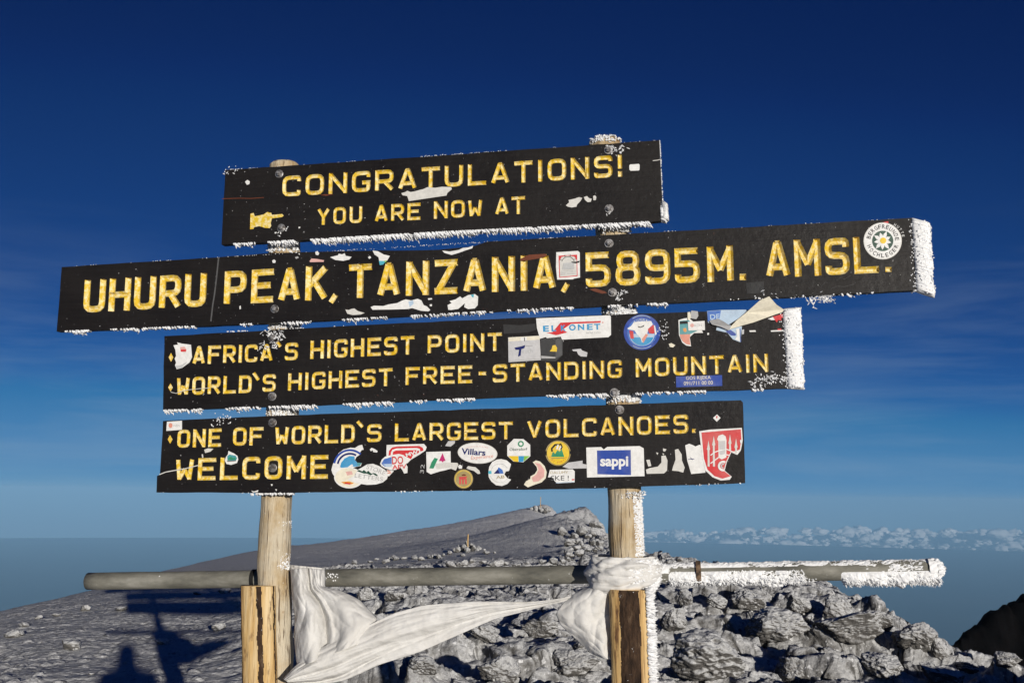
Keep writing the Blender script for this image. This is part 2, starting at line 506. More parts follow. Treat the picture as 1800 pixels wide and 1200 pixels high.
M_CLOUD = mat("cloud_white", (.95, .95, .95), 1.0, 0.0)
def cloud_bank():
    rs = np.random.RandomState(5)
    bm = bmesh.new(); bmesh.ops.create_icosphere(bm, subdivisions=3, radius=1)
    sv = np.array([v.co for v in bm.verts]); sf = np.array([[v.index for v in f.verts] for f in bm.faces]); bm.free()
    Vs, Fs, o = [], [], 0
    for i in range(900):
        px = 1090 + 1000 * rs.rand()
        Y = 12300 + 2600 * rs.rand()
        k = rs.rand()
        top = 927 + 0.010 * (px - 1100) + 31 * rs.rand()
        if px < 1330: top += 10 * (1330 - px) / 240
        c = at(px, top + 3, Y)
        s = (18 + 58 * k * k * k) * Y / 12600
        v = sv * (s * (1.2 + 1.1 * rs.rand()), s * 1.3, s * (.6 + .5 * rs.rand()))
        q = sv * 1.6 + i * 3.3
        v = v * (1 + .62 * fbm(q[:, 0], q[:, 1], q[:, 2], 4, .6))[:, None]
        Vs.append(v + np.array(c)); Fs.append(sf + o); o += len(sv)
    return mesh_np("cloud_bank", np.vstack(Vs), np.vstack(Fs), M_CLOUD)
tag(link("clouds", cloud_bank()), kind='stuff')

# ------------------------------------------------------------------ the summit sign: its plane and the way photo points lie on it
TH = math.radians(9.6)
SU = Vector((math.cos(TH), -math.sin(TH), 0)); SV = Vector((0, 0, 1)); SN = Vector((-math.sin(TH), -math.cos(TH), 0))
P0 = at(900, 865, 3.7)
PXM = 3.7 / 1800                       # metres to a photo pixel on the sign

def on(px, py, off=0.0):
    """point seen at a photo pixel on the plane lying off metres in front of the boards' faces"""
    d = px_ray(px, py)
    return CAM_P + d * (((P0 + SN * off) - CAM_P).dot(SN) / d.dot(SN))

def lift(px, py, off=0.0):
    """point of the boards' plane, raised off it by off metres"""
    return on(px, py) + SN * off

SIGN_LOC = Vector((P0.x - .2, P0.y + .12, 0.0))
SIGN = empty("summit_sign", SIGN_LOC, "tall summit sign of four black boards with yellow carved letters on two round wooden posts", "sign")
def sign_part(name, me, label=None):
    o = link(name, me, SIGN); o.matrix_parent_inverse = Matrix.Translation(-SIGN_LOC)
    return tag(o, label)

# ---- paints
M_BOARD = mat("black_board_paint", (.014, .012, .011), 0.55, 0.2)
_t = NT(M_BOARD); _v = _t.coord((1.2, 1.2, 14)); _w = _t.coord()
_g = _t.noise(_v, 6, 6, .65)
_c = _t.ramp(_g, [(.25, (.0055, .0045, .0045)), (.75, (.0125, .0105, .0100))])
_c = _t.mix(_t.rng(_t.noise(_w, 2.2, 4), .42, .8, 0, .5), _c, (.018, .016, .015))
_c = _t.mix(_t.rng(_t.noise(_w, 48, 6, .75), .68, .72), _c, (.09, .04, .028))       # flakes down to the wood
_c = _t.mix(_t.rng(_t.noise(_w, 95, 3, .6), .71, .74), _c, (.40, .40, .40))           # specks of frost
_t.color(_c); _t.rough(_t.rng(_t.noise(_w, 5, 4), .3, .7, .38, .62))
_t.normal(_t.bump(_t.math('ADD', _g, _t.noise(_w, 40, 4)), .35, .004))
M_EDGE = mat("worn_board_edge", (.10, .085, .06), 0.8, 0.2)
_t = NT(M_EDGE); _v = _t.coord()
_t.color(_t.ramp(_t.noise(_v, 30, 5, .7), [(.40, (.03, .022, .018)), (.55, (.16, .14, .10)), (.66, (.55, .55, .53))]))
M_YELLOW = mat("yellow_letter_paint", (.62, .36, .015), 0.5, 0.3)
_t = NT(M_YELLOW); _v = _t.coord()
_c = _t.ramp(_t.noise(_v, 22, 4, .6), [(.3, (.60, .385, .012)), (.7, (.70, .50, .035))])
_c = _t.mix(_t.rng(_t.noise(_v, 60, 5, .7), .44, .62, 0, .80), _c, (.84, .78, .52))   # paint rubbed to the pale wood
_c = _t.mix(_t.rng(_t.noise(_v, 75, 4, .7), .70, .76), _c, (.05, .03, .015))
_t.color(_c); _t.normal(_t.bump(_t.noise(_v, 160, 4), .4, .002))
M_RIME = mat("white_rime", (.86, .87, .88), 0.8, 0.25)
_t = NT(M_RIME); _v = _t.coord()
_t.color(_t.ramp(_t.noise(_v, 90, 4, .6), [(.3, (.74, .76, .79)), (.7, (.90, .90, .89))]))
_t.normal(_t.bump(_t.noise(_v, 150, 5, .7), .6, .004))
M_STEEL = mat("galvanised_bolt", (.30, .29, .28), 0.45, 0.5, 0.7)
_t = NT(M_STEEL); _v = _t.coord()
_t.color(_t.ramp(_t.noise(_v, 70, 4, .6), [(.35, (.10, .085, .075)), (.65, (.45, .44, .43))]))

# ---- carved letters
def O_(*pts): return (list(pts), True, True, 0)
def L_(*pts, r=False, c=1): return (list(pts), False, r, c)
GLYPH = {
 'A': (1, [L_((.02, 0), (.45, 1), c=.4), L_((.98, 0), (.55, 1), c=.4), L_((.42, 1), (.58, 1), c=.3), L_((.2, .24), (.8, .24), c=0)]),
 'C': (1, [L_((1, .80), (1, 1), (0, 1), (0, 0), (1, 0), (1, .20), r=True, c=.3)]),
 'D': (1, [([(0, 0), (0, 1), (1, 1), (1, 0)], True, (2, 3), 0)]),
 'E': (1, [L_((1, 1), (0, 1), (0, 0), (1, 0)), L_((0, .52), (.82, .52))]),
 'F': (1, [L_((1, 1), (0, 1), (0, 0)), L_((0, .5), (.82, .5))]),
 'G': (1, [L_((1, .80), (1, 1), (0, 1), (0, 0), (1, 0), (1, .44), (.62, .44), r=(1, 2, 3, 4), c=.4)]),
 'H': (1, [L_((0, 0), (0, 1)), L_((1, 0), (1, 1)), L_((0, .5), (1, .5))]),
 'I': (.30, [L_((.5, 0), (.5, 1))]),
 'K': (1, [L_((0, 0), (0, 1)), L_((.98, 1), (.05, .42), c=.5), L_((.32, .6), (.98, 0), c=.5)]),
 'L': (1, [L_((0, 1), (0, 0), (1, 0))]),
 'M': (1.08, [L_((0, 0), (0, 1)), L_((1, 0), (1, 1)), L_((0, 1), (.5, .3), c=.2), L_((1, 1), (.5, .3), c=.2)]),
 'N': (1, [L_((0, 0), (0, 1)), L_((1, 0), (1, 1)), L_((.02, 1), (.98, 0), c=.2)]),
 'O': (1, [O_((0, 0), (0, 1), (1, 1), (1, 0))]),
 'P': (1, [L_((0, 0), (0, 1), (1, 1), (1, .42), (0, .42), r=(2, 3), c=.7)]),
 'R': (1, [L_((0, 0), (0, 1), (1, 1), (1, .44), (0, .44), r=(2, 3), c=.7), L_((.5, .44), (.98, 0), c=.6)]),
 'S': (1, [L_((1, .84), (1, 1), (0, 1), (0, .53), (1, .53), (1, 0), (0, 0), (0, .16), r=True, c=.3)]),
 'T': (1, [L_((0, 1), (1, 1)), L_((.5, 1), (.5, 0))]),
 'U': (1, [L_((0, 1), (0, 0), (1, 0), (1, 1), r=True)]),
 'V': (1, [L_((.02, 1), (.5, 0), c=.4), L_((.98, 1), (.5, 0), c=.4)]),
 'W': (1, [L_((0, 1), (.14, 0), c=.5), L_((1, 1), (.86, 0), c=.5), L_((.14, 0), (.5, .5), c=.3), L_((.86, 0), (.5, .5), c=.3)]),
 'Y': (1, [L_((.02, 1), (.5, .45), c=.4), L_((.98, 1), (.5, .45), c=.4), L_((.5, .45), (.5, 0))]),
 'Z': (1, [L_((0, 1), (1, 1)), L_((0, 0), (1, 0)), L_((.97, 1), (.03, 0), c=.3)]),
 '5': (1, [L_((1, 1), (0, 1), (0, .56), (1, .56), (1, 0), (0, 0), (0, .14), r=(3, 4, 5), c=.5)]),
 '8': (1, [O_((.06, .53), (.06, 1), (.94, 1), (.94, .53)), O_((0, 0), (0, .53), (1, .53), (1, 0))]),
 '9': (1, [L_((1, .46), (0, .46), (0, 1), (1, 1), (1, 0), (0, 0), (0, .14), r=True, c=.3)]),
 '!': (.30, [L_((.5, 1), (.5, .46)), L_((.5, .10), (.5, .0), c=.9)]),
}

class Cutter:
    def __init__(self): self.V, self.F = [], []
    def sweep(self, pts, hw, closed):
        """a groove of half width hw (photo px) along a line of photo points"""
        n = len(pts); P = [Vector(p) for p in pts]
        depth = hw * PXM * .95; ext = .0015; k = (depth + ext) / depth
        prof = [(-hw * (1 + ext / depth * .75), ext), (-hw * .28, -depth), (hw * .28, -depth), (hw * (1 + ext / depth * .75), ext)]
        base = len(self.V)
        for i in range(n):
            a = P[i - 1] if (i > 0 or closed) else None
            b = P[(i + 1) % n] if (i < n - 1 or closed) else None
            d1 = (P[i] - a).normalized() if a is not None else (b - P[i]).normalized()
            d2 = (b - P[i]).normalized() if b is not None else d1
            t = (d1 + d2).normalized()
            nn = Vector((-t.y, t.x)); s = 1 / max(.6, nn.dot(Vector((-d1.y, d1.x))))
            for w, z in prof:
                q = P[i] + nn * (w * s)
                self.V.append(lift(q.x, q.y, z))
        m = len(prof)
        for i in range(n if closed else n - 1):
            a0, b0 = base + i * m, base + ((i + 1) % n) * m
            for j in range(m):
                self.F.append((a0 + j, a0 + (j + 1) % m, b0 + (j + 1) % m, b0 + j))
        if not closed:
            self.F.append(tuple(base + j for j in range(m))[::-1]); self.F.append(tuple(base + (n - 1) * m + j for j in range(m)))
    def prism(self, pts, depth=.0025):
        b = len(self.V); n = len(pts)
        for z in (.0015, -depth):
            self.V += [lift(x, y, z) for x, y in pts]
        for i in range(n):
            j = (i + 1) % n
            self.F.append((b + i, b + j, b + n + j, b + n + i))
        tri = geometry.tessellate_polygon([[Vector((x, y, 0)) for x, y in pts]])
        for q in tri:
            self.F.append(tuple(b + i for i in q)[::-1]); self.F.append(tuple(b + n + i for i in q))
    def word(self, text, x0, x1, b0, b1, t0, t1, gap=.22, sw=.19):
        tot = sum(GLYPH[c][0] for c in text) + gap * (len(text) - 1)
        W = (x1 - x0) / tot; x = x0
        for c in text:
            w, strokes = GLYPH[c]
            ww = w * W
            f = (x + ww / 2 - x0) / (x1 - x0)
            cap = (b0 - t0) + ((b1 - t1) - (b0 - t0)) * f
            hw = cap * sw / 2
            def px(p):
                X = x + hw + p[0] * (ww - 2 * hw) if ww > 2.2 * hw else x + ww / 2
                g = (X - x0) / (x1 - x0)
                B = b0 + (b1 - b0) * g - hw; T = t0 + (t1 - t0) * g + hw
                Y = B + (T - B) * p[1]
                return Vector((X + (B - Y) * (900 - X) / 12000, Y))
            for pts, closed, rnd, capm in strokes:
                Q = [px(p) for p in pts]
                n = len(Q)
                if not closed and capm:
                    d = (Q[0] - Q[1]).normalized(); Q[0] = Q[0] + d * hw * capm
                    d = (Q[-1] - Q[-2]).normalized(); Q[-1] = Q[-1] + d * hw * capm
                out = []
                for i in range(n):
                    r_ok = rnd is True or (isinstance(rnd, tuple) and i in rnd)
                    if r_ok and (closed or 0 < i < n - 1):
                        A, B_ = Q[i - 1], Q[(i + 1) % n]
                        la, lb = (A - Q[i]).length, (B_ - Q[i]).length
                        rr = min(.27 * ww, .45 * la, .45 * lb)
                        p1 = Q[i] + (A - Q[i]).normalized() * rr; p2 = Q[i] + (B_ - Q[i]).normalized() * rr
                        for tt in (0, .33, .67, 1):
                            out.append(p1 * (1 - tt) ** 2 + Q[i] * 2 * tt * (1 - tt) + p2 * tt ** 2)
                    else:
                        out.append(Q[i])
                self.sweep(out, hw, closed)
            x += ww + gap * W
    def dot(self, x0, y0, x1, y1):
        self.sweep([(x0, (y0 + y1) / 2), (x1, (y0 + y1) / 2)], (y1 - y0) / 2, False)
    def slash(self, xa, ya, xb, yb, hw):
        self.sweep([(xa, ya), (xb, yb)], hw, False)
    def diamond(self, cx, cy, a, b):
        self.prism([(cx, cy - b), (cx + a, cy), (cx, cy + b), (cx - a, cy)], .003)

def evaluated(o):
    dg = bpy.context.evaluated_depsgraph_get(); dg.update()
    return bpy.data.meshes.new_from_object(o.evaluated_get(dg), depsgraph=dg)

rnd = random.Random(3)
def board(outline, lines, label, thick=.030):
    """one black board: its outline in photo points, clockwise from the upper left, and its carved lines"""
    pts = []
    n = len(outline)
    for i in range(n):
        a, b = Vector(outline[i]), Vector(outline[(i + 1) % n])
        k = max(1, int((b - a).length / 22))
        for q in range(k):
            p = a.lerp(b, q / k)
            if q: p += Vector((rnd.uniform(-.5, .5), rnd.uniform(-.5, .5)))
            pts.append((p.x, p.y))
    n = len(pts)
    V = [lift(x, y) for x, y in pts] + [lift(x, y, -thick) for x, y in pts]
    F = [tuple(range(n))[::-1], tuple(range(n, 2 * n))] + [(i, (i + 1) % n, n + (i + 1) % n, n + i) for i in range(n)]
    slots = [M_BOARD, M_EDGE] + [M_YELLOW] * len(lines)
    me = mesh_py("sign_board", V, F, slots, mi=[0, 0] + [1] * n)
    CV, CF, CM = [], [], []
    for k, (_, c) in enumerate(lines):
        CF += [tuple(q + len(CV) for q in f) for f in c.F]; CM += [2 + k] * len(c.F); CV += c.V
    cm = mesh_py("cut", CV, CF, slots, mi=CM)
    for m in (me, cm):
        bm = bmesh.new(); bm.from_mesh(m); bmesh.ops.recalc_face_normals(bm, faces=bm.faces); bm.to_mesh(m); bm.free()
    o = sign_part("sign_board", me, label)
    co = link("cut", cm)
    md = o.modifiers.new("cut", 'BOOLEAN'); md.operation = 'DIFFERENCE'; md.solver = 'EXACT'
    md.use_self = True; md.object = co; md.material_mode = 'INDEX'
    res = evaluated(o)
    o.modifiers.clear()
    bpy.data.objects.remove(co)
    # each painted line of grooves becomes a part of the board
    def only(test, name, mats):
        bm = bmesh.new(); bm.from_mesh(res)
        bmesh.ops.delete(bm, geom=[f for f in bm.faces if not test(f.material_index)], context='FACES')
        m = bpy.data.meshes.new(name); bm.to_mesh(m); bm.free()
        m.materials.clear()
        for q in mats: m.materials.append(q)
        return m
    for k, (text_label, _) in enumerate(lines):
        m = only(lambda q: q == 2 + k, "lettering", [M_YELLOW])
        m.polygons.foreach_set('material_index', [0] * len(m.polygons)); m.update()
        tag(link("lettering", m, o), text_label)
    o.data = only(lambda q: q < 2, "sign_board", [M_BOARD, M_EDGE])
    return o

# ---- the four boards; every carved word is a part
def words(*specs):
    out = []
    for label, fns in specs:
        c = Cutter()
        for f in fns: getattr(c, f[0])(*f[1:])
        out.append((label, c))
    return out
def W_(text, *a): return ('word', text, *a)
hand = [(440.3, 375.5), (446, 374), (448, 380), (463, 377), (470, 372.5), (477, 374), (478, 377.5), (496, 376), (499, 378.5), (496, 381.5), (478, 384), (477, 388), (476, 392),
        (477, 397), (474, 401), (466, 400.5), (456, 397.5), (447, 399), (445.5, 402.5), (439.5, 403)]
B1 = board([(396, 299), (780, 273), (1159, 246.5), (1166, 387.5), (1140, 390.5), (780, 408), (480, 425), (389.3, 430)], words(
    ("carved word CONGRATULATIONS with exclamation mark", [W_("CONGRATULATIONS!", 496, 1095, 345.9, 310.6, 310.0, 271.9, .25)]),
    ("carved word YOU", [W_("YOU", 557.3, 636.7, 395.7, 391.5, 366, 362.3, .28)]), ("carved word ARE", [W_("ARE", 658.8, 739.3, 390.5, 386.2, 360.7, 356.2, .24)]),
    ("carved word NOW", [W_("NOW", 762.7, 847.7, 384.7, 380.3, 353.9, 349.8, .22)]), ("carved word AT", [W_("AT", 870.5, 923.5, 378.2, 375.6, 347.8, 344.6, .18)]),
    ("yellow painted hand pointing right", [('prism', hand, .002)])),
    "topmost board, short and tilted up to the right")
B2 = board([(108.5, 469.3), (380, 452.5), (480, 444.5), (643, 440.7), (770, 439), (830, 433.5), (857, 424.5), (1200, 405.5), (1603.5, 383), (1612, 510), (1300, 526), (900, 545), (500, 567), (99.5, 582.5)], words(
    ("carved word UHURU", [W_("UHURU", 146, 361.8, 549.7, 538.3, 492.6, 479.6, .16)]),
    ("carved word PEAK with a comma", [W_("PEAK", 393.3, 575.7, 535.7, 526.3, 477, 466, .21), ('slash', 590.5, 517.5, 581.5, 531.5, 4.6)]),
    ("carved word TANZANIA with a comma", [W_("TANZANIA", 612.5, 977.8, 524.3, 508.3, 465, 446, .235), ('slash', 998, 498, 989.5, 513, 4.4)]),
    ("carved figures 5895M", [W_("5895", 1029.9, 1231, 505, 496, 444, 434.6, .18, .185), W_("M", 1243.8, 1290.1, 496, 492.4, 433.8, 430.8), ('dot', 1300.4, 481, 1311.6, 492.3)]),
    ("carved letters AMSL", [W_("AMSL", 1346.8, 1545.2, 488.7, 479.4, 423.6, 415.2, .17, .185), ('dot', 1556.5, 469.3, 1567.6, 477.8)])),
    "longest board, second from the top, sticking out on both sides")
B3 = board([(289, 590.5), (640, 571), (900, 559), (1378, 542.5), (1387, 682), (900, 697), (600, 710), (286.5, 721)], words(
    ("small carved diamond, upper", [('diamond', 300.6, 627.7, 4.2, 8)]),
    ("carved word AFRICA`S", [W_("AFRICA", 338.1, 479.5, 640.5, 634.7, 608, 604.2, .2), ('slash', 486.5, 600, 493, 609, 3), W_("S", 500.5, 523.9, 633.4, 632.4, 602.3, 601.7)]),
    ("carved word HIGHEST, upper line", [W_("HIGHEST", 545.3, 728.5, 630.7, 622.3, 598.5, 589.7, .21)]), ("carved word POINT", [W_("POINT", 751.8, 882.5, 621.4, 615.9, 589.3, 584, .22)]),
    ("small carved diamond, lower", [('diamond', 299.7, 680.5, 4.2, 7.5)]),
    ("carved word WORLD`S", [W_("WORLD", 310.1, 442.2, 694.9, 690, 662.7, 659.1, .21), ('slash', 446, 655, 454.5, 667.5, 3), W_("S", 461.3, 484.7, 688.3, 687.5, 657.8, 657.2)]),
    ("carved word HIGHEST, lower line", [W_("HIGHEST", 506.1, 690, 686.3, 677.6, 655.9, 646.4, .21)]),
    ("carved words FREE-STANDING", [W_("FREE", 712.9, 830.5, 676.3, 673, 645.2, 641.7, .22), ('dot', 841.5, 652.8, 855, 659.3), W_("STANDING", 866.2, 1094, 672.1, 663.5, 640.4, 632.1, .21)]),
    ("carved word MOUNTAIN", [W_("MOUNTAIN", 1117.8, 1351, 662.6, 653.2, 629.9, 621.2, .22)])),
    "third board from the top with a cluster of stickers in its upper right half")
B4 = board([(286.5, 739.5), (520, 729), (900, 717), (1302, 703), (1306, 707), (1310, 848.5), (1040, 858), (800, 862), (480, 866), (275, 865), (276, 836), (281, 833.5)], words(
    ("small carved diamond", [('diamond', 299, 771.7, 4.3, 7.8)]),
    ("carved word ONE", [W_("ONE", 311.3, 388.7, 786.6, 784.6, 755.2, 752.4, .21)]), ("carved word OF", [W_("OF", 409.2, 462.5, 783, 782, 751, 750, .2)]),
    ("carved word WORLD`S", [W_("WORLD", 483.3, 623.7, 781.8, 777.5, 749.3, 745.2, .2), ('slash', 628.5, 740, 637.5, 750, 3.1), W_("S", 645, 671, 776.8, 776, 745.4, 744.9)]),
    ("carved word LARGEST", [W_("LARGEST", 694, 902, 775.7, 771.2, 743.8, 740.5, .21)]),
    ("carved word VOLCANOES", [W_("VOLCANOES", 926.7, 1210.7, 770.5, 761.2, 738.2, 728, .21), ('dot', 1216.6, 753.3, 1223.4, 760.3)]),
    ("carved word WELCOME, the largest on this board", [W_("WELCOME", 308.3, 576.7, 844.3, 840.8, 805.8, 798.8, .235)])),
    "lowest board, its lower half covered in stickers")

# ------------------------------------------------------------------ posts, stakes, pipe
def tube(centres, radii, seg=28, rough_amp=0.0, cap=True, freq=20, tex=0):
    C = [Vector(c) for c in centres]
    rows = []
    n = len(C)
    for i in range(n):
        d = (C[min(i + 1, n - 1)] - C[max(i - 1, 0)]).normalized()
        ref = Vector((0, -1, 0)) if abs(d.z) > .5 else Vector((0, 0, 1))
        e1 = d.cross(ref).normalized(); e2 = e1.cross(d).normalized()
        r = radii[i] if hasattr(radii, '__len__') else radii
        for k in range(seg):
            a = 2 * math.pi * k / seg
            rows.append(C[i] + (e1 * math.cos(a) + e2 * math.sin(a)) * r)
    V = np.array([tuple(q) for q in rows])
    if rough_amp:
        cen = np.repeat(np.array([tuple(c) for c in C]), seg, 0)
        nn = V - cen
        s = 1 + rough_amp * fbm(V[:, 0] * freq, V[:, 1] * freq, V[:, 2] * freq * .3, 3)
        V = cen + nn * s[:, None]
    F = grid_faces(seg, n, True)
    if cap:
        extra, ef = [], []
        for row, c in ((0, C[0]), (n - 1, C[-1])):
            ci = len(V) + len(extra); extra.append(tuple(c))
            for k in range(seg):
                q = (row * seg + k, row * seg + (k + 1) % seg, ci, ci)
                ef.append(q)
        V = np.vstack([V, extra])
        F = [tuple(f) for f in F] + [(f[0], f[1], f[2]) if (i < seg) == False else (f[1], f[0], f[2]) for i, f in enumerate(ef)]
    return V, F

def densify(P, k):
    out = []
    for a, b in zip(P[:-1], P[1:]):
        out += [Vector(a).lerp(Vector(b), i / k) for i in range(k)]
    return out + [Vector(P[-1])]

M_POST = mat("peeled_post_wood", (.42, .30, .16), 0.75, 0.2)
_t = NT(M_POST); _v = _t.coord((1, 1, .12)); _w = _t.coord()
_c = _t.ramp(_t.noise(_v, 38, 6, .65, .4), [(.28, (.24, .155, .075)), (.5, (.46, .345, .195)), (.72, (.56, .46, .31))])
_c = _t.mix(_t.rng(_t.noise(_w, 6, 5, .6), .42, .62, 0, .75), _c, (.60, .55, .44))
_c = _t.mix(_t.rng(_t.noise(_v, 70, 4, .6), .60, .70), _c, (.13, .08, .045))
_c = _t.mix(_t.rng(_t.noise(_t.coord((1, 1, .35)), 16, 4, .6), .58, .74, 0, .7), _c, (.30, .19, .09))
_c = _t.mix(_t.rng(_t.noise(_w, 9, 3, .5), .70, .76), _c, (.25, .12, .05))
_c = _t.mix(_t.rng(_t.noise(_w, 60, 6, .75), .66, .71), _c, (.85, .86, .87))
_c = _t.mix(_t.rng(_t.noise(_t.coord((1, 1, .035)), 85, 3, .6), .60, .66, 0, .85), _c, (.10, .065, .04))
_t.color(_c); _t.normal(_t.bump(_t.math('ADD', _t.noise(_v, 80, 5, .7), _t.noise(_t.coord((1, 1, .035)), 85, 3, .6)), .9, .008))
M_STAKE = mat("split_stake_wood", (.5, .33, .13), 0.75, 0.2)
_t = NT(M_STAKE); _v = _t.coord((1, 1, .07)); _w = _t.coord((1, 1, .3))
_c = _t.ramp(_t.noise(_v, 30, 5, .6, .3), [(.28, (.33, .19, .07)), (.48, (.57, .38, .16)), (.72, (.70, .56, .34))])
_c = _t.mix(_t.rng(_t.noise(_w, 26, 5, .65), .58, .68), _c, (.10, .05, .03))
_c = _t.mix(_t.rng(_t.noise(_t.coord((1, 1, .05)), 90, 4, .6), .56, .66, 0, .7), _c, (.22, .12, .05))
_t.color(_c); _t.normal(_t.bump(_t.noise(_v, 60, 5, .7), .6, .005))
M_BARK = mat("dark_bark", (.05, .032, .022), 0.9, 0.15)
_t = NT(M_BARK); _v = _t.coord((1, 1, .3))
_c = _t.ramp(_t.noise(_v, 40, 6, .7), [(.3, (.012, .009, .008)), (.6, (.075, .045, .028)), (.72, (.16, .11, .07))])
_c = _t.mix(_t.rng(_t.noise(_t.coord((1, 1, .6)), 55, 4, .7), .66, .70), _c, (.7, .7, .7))
_t.color(_c); _t.normal(_t.bump(_t.noise(_v, 70, 6, .75), 1.0, .012))

R_POST = .060
def post(px_pts, label, r=R_POST):
    off = -.032 - r
    P = [on(x, y, off) for x, y in px_pts]
    d = (P[-1] - P[-2]).normalized()
    while P[-1].z > -.15: P.append(P[-1] + Vector((0, 0, -.2)) + Vector((d.x, d.y, 0)) * .05)
    P = densify(P, 8)
    up = (P[0] - P[1]).normalized()
    P = [P[0] + up * .018, P[0] + up * .013, P[0] + up * .004] + P[1:]
    V, F = tube(P, [r * .35, r * .8, r * .97] + [r * (1 + .03 * math.sin(i * .9)) for i in range(len(P) - 3)], 32, .05)
    me = mesh_py("post", V, F, M_POST, smooth=True)
    return sign_part("post", me, label), P
POST_L, PL_ = post([(500, 293), (500.5, 430), (500, 570), (497, 725), (487.5, 850), (480.5, 1000), (485, 1100), (487, 1200)], "post on the left, mostly bare pale wood")
POST_R, PR_ = post([(1063, 252), (1075, 400), (1086, 545), (1094, 695), (1097, 860), (1101.5, 975), (1108, 1100), (1111, 1200)], "post on the right, rimed along its windward side")

def stake(pts, label, half_w, bulge, strips):
    """a split half log with its round face to the front; strips of bark or dark rot left between two angles"""
    P = [on(x, y, -.030) for x, y in pts]
    while P[-1].z > -.15: P.append(P[-1] + (P[-1] - P[-2]).normalized() * .2)
    P = densify(P, 60)
    seg = 84; n = len(P); m = seg + 1
    k = np.arange(m)[None, :] + np.zeros((n, 1)); i = np.arange(n)[:, None] + np.zeros((1, m))
    e = 1 + .03 * fbm(k * .12, i * .020, k * 0 + half_w * 9, 4) + .012 * fbm(k * .5, i * .02, k * 0 + 4, 2)
    ang = np.pi * (1 - k / seg)
    dark = np.zeros((n, m), bool)
    for lo, hi in strips:
        w = 2.6 * fbm(i * .035, k * 0 + lo, k * 0 + 2, 4, .65)
        dark |= (k / seg * 100 > lo + w) & (k / seg * 100 < hi + w * .7)
    e = e + np.where(dark, .035 * fbm(k * .35, i * .12, k * 0, 3) - .01, 0)
    C = np.array([tuple(c) for c in P])[:, None, :]
    V = (C + np.array(SU) * (np.cos(ang) * half_w * e)[..., None] + np.array(SN) * (np.sin(ang) ** .6 * bulge * e)[..., None]).reshape(-1, 3)
    G = grid_faces(m, n)
    mi = dark.ravel()[G[:, 0]].astype(int).tolist()
    F = [tuple(f)[::-1] for f in G]
    F += [(q * m, (q + 1) * m, (q + 1) * m + seg, q * m + seg) for q in range(n - 1)]; mi += [0] * (n - 1)
    F.append(tuple(range(m))); mi.append(0)
    me = mesh_py("stake", V, F, [M_STAKE, M_BARK], smooth=True, mi=mi)
    bm = bmesh.new(); bm.from_mesh(me); bmesh.ops.recalc_face_normals(bm, faces=bm.faces); bm.to_mesh(me); bm.free()
    return sign_part("stake", me, label)
stake([(455.5, 1028), (457, 1110), (459.5, 1205)], "stump of a split log against the left post, orange wood with dark streaks", .0635, .055, [(10, 17), (56, 66), (93, 97)])
stake([(1105.5, 1035), (1109, 1110), (1111.5, 1205)], "stump of a split log against the right post with a wide strip of dark bark", .0700, .055, [(34, 67)])

M_PIPE = mat("weathered_grey_pipe", (.16, .155, .13), 0.55, 0.4, 0.2)
_t = NT(M_PIPE); _w = _t.coord((.35, 1, 1))
_c = _t.ramp(_t.noise(_w, 14, 6, .65), [(.28, (.075, .075, .065)), (.5, (.19, .185, .155)), (.74, (.34, .33, .29))])
_c = _t.mix(_t.rng(_t.noise(_t.coord(), 36, 5, .7), .68, .72), _c, (.8, .81, .8))
_t.color(_c); _t.rough(_t.rng(_t.noise(_w, 30, 5), .3, .7, .5, .9))
_t.normal(_t.bump(_t.math('ADD', _t.noise(_w, 60, 6, .75), _t.noise(_w, 14, 4, .6)), .6, .006))
PIPE_OFF = -.032 - 2 * R_POST - .042
PA, PB = on(155, 1021, PIPE_OFF), on(1646, 1000.5, PIPE_OFF)
R_PIPE = .0335
PIPE = empty("pipe", PA, "long grey metal pipe lying level behind the two sign posts, frosted at its right end", "pipe")
def pipe_part(name, me, label=None):
    o = link(name, me, PIPE); o.matrix_parent_inverse = Matrix.Translation(-PA)
    return tag(o, label)
def hollow_pipe():
    P = densify([PA, PB], 60)
    V, F = tube(P, R_PIPE, 36, .035, cap=False, freq=7)
    d = (PB - PA).normalized()
    rings = [V[:36]]
    inner = np.array([tuple(PA + (Vector(v) - PA) * .86) for v in V[:36]]); deep = inner + np.array(d * .3)
    b = len(V); V = np.vstack([V, inner, deep])
    F = [tuple(f) for f in F]
    for k in range(36):
        j = (k + 1) % 36
        F.append((j, k, b + k, b + j)); F.append((b + j, b + k, b + 36 + k, b + 36 + j))
    F.append(tuple(len(V) - 36 - 36 * 0 - 0 + k for k in range(36)))
    e = b - 36
    F.append(tuple(range(e, e + 36)))
    return mesh_py("tube", V, F, M_PIPE, smooth=True)
pipe_part("tube", hollow_pipe())
M_RUST = mat("rusty_collar", (.10, .065, .04), 0.8, 0.2)
_t = NT(M_RUST); _t.color(_t.ramp(_t.noise(_t.coord(), 60, 5), [(.35, (.045, .03, .02)), (.65, (.2, .13, .08))]))
def collar(px, w, r, m, label):
    f = (px - 155) / (1646 - 155)
    f = f  # along the axis; the pipe is nearly parallel to the picture
    d = (PB - PA).normalized()
    c = PA.lerp(PB, (on(px, 1010, PIPE_OFF) - PA).dot(d) / (PB - PA).length)
    V, F = tube([c - d * w / 2, c - d * w / 2.2, c + d * w / 2.2, c + d * w / 2], [r * .96, r, r, r * .96], 32)
    return pipe_part("collar", mesh_py("collar", V, F, m, smooth=False), label)
collar(1228, .018, .043, M_RUST, "rusty ring clamped round the pipe")
M_DARK = mat("dark_strap", (.012, .012, .012), 0.7, 0.2)
collar(447.5, .016, .037, M_DARK, "dark band beside the left post")

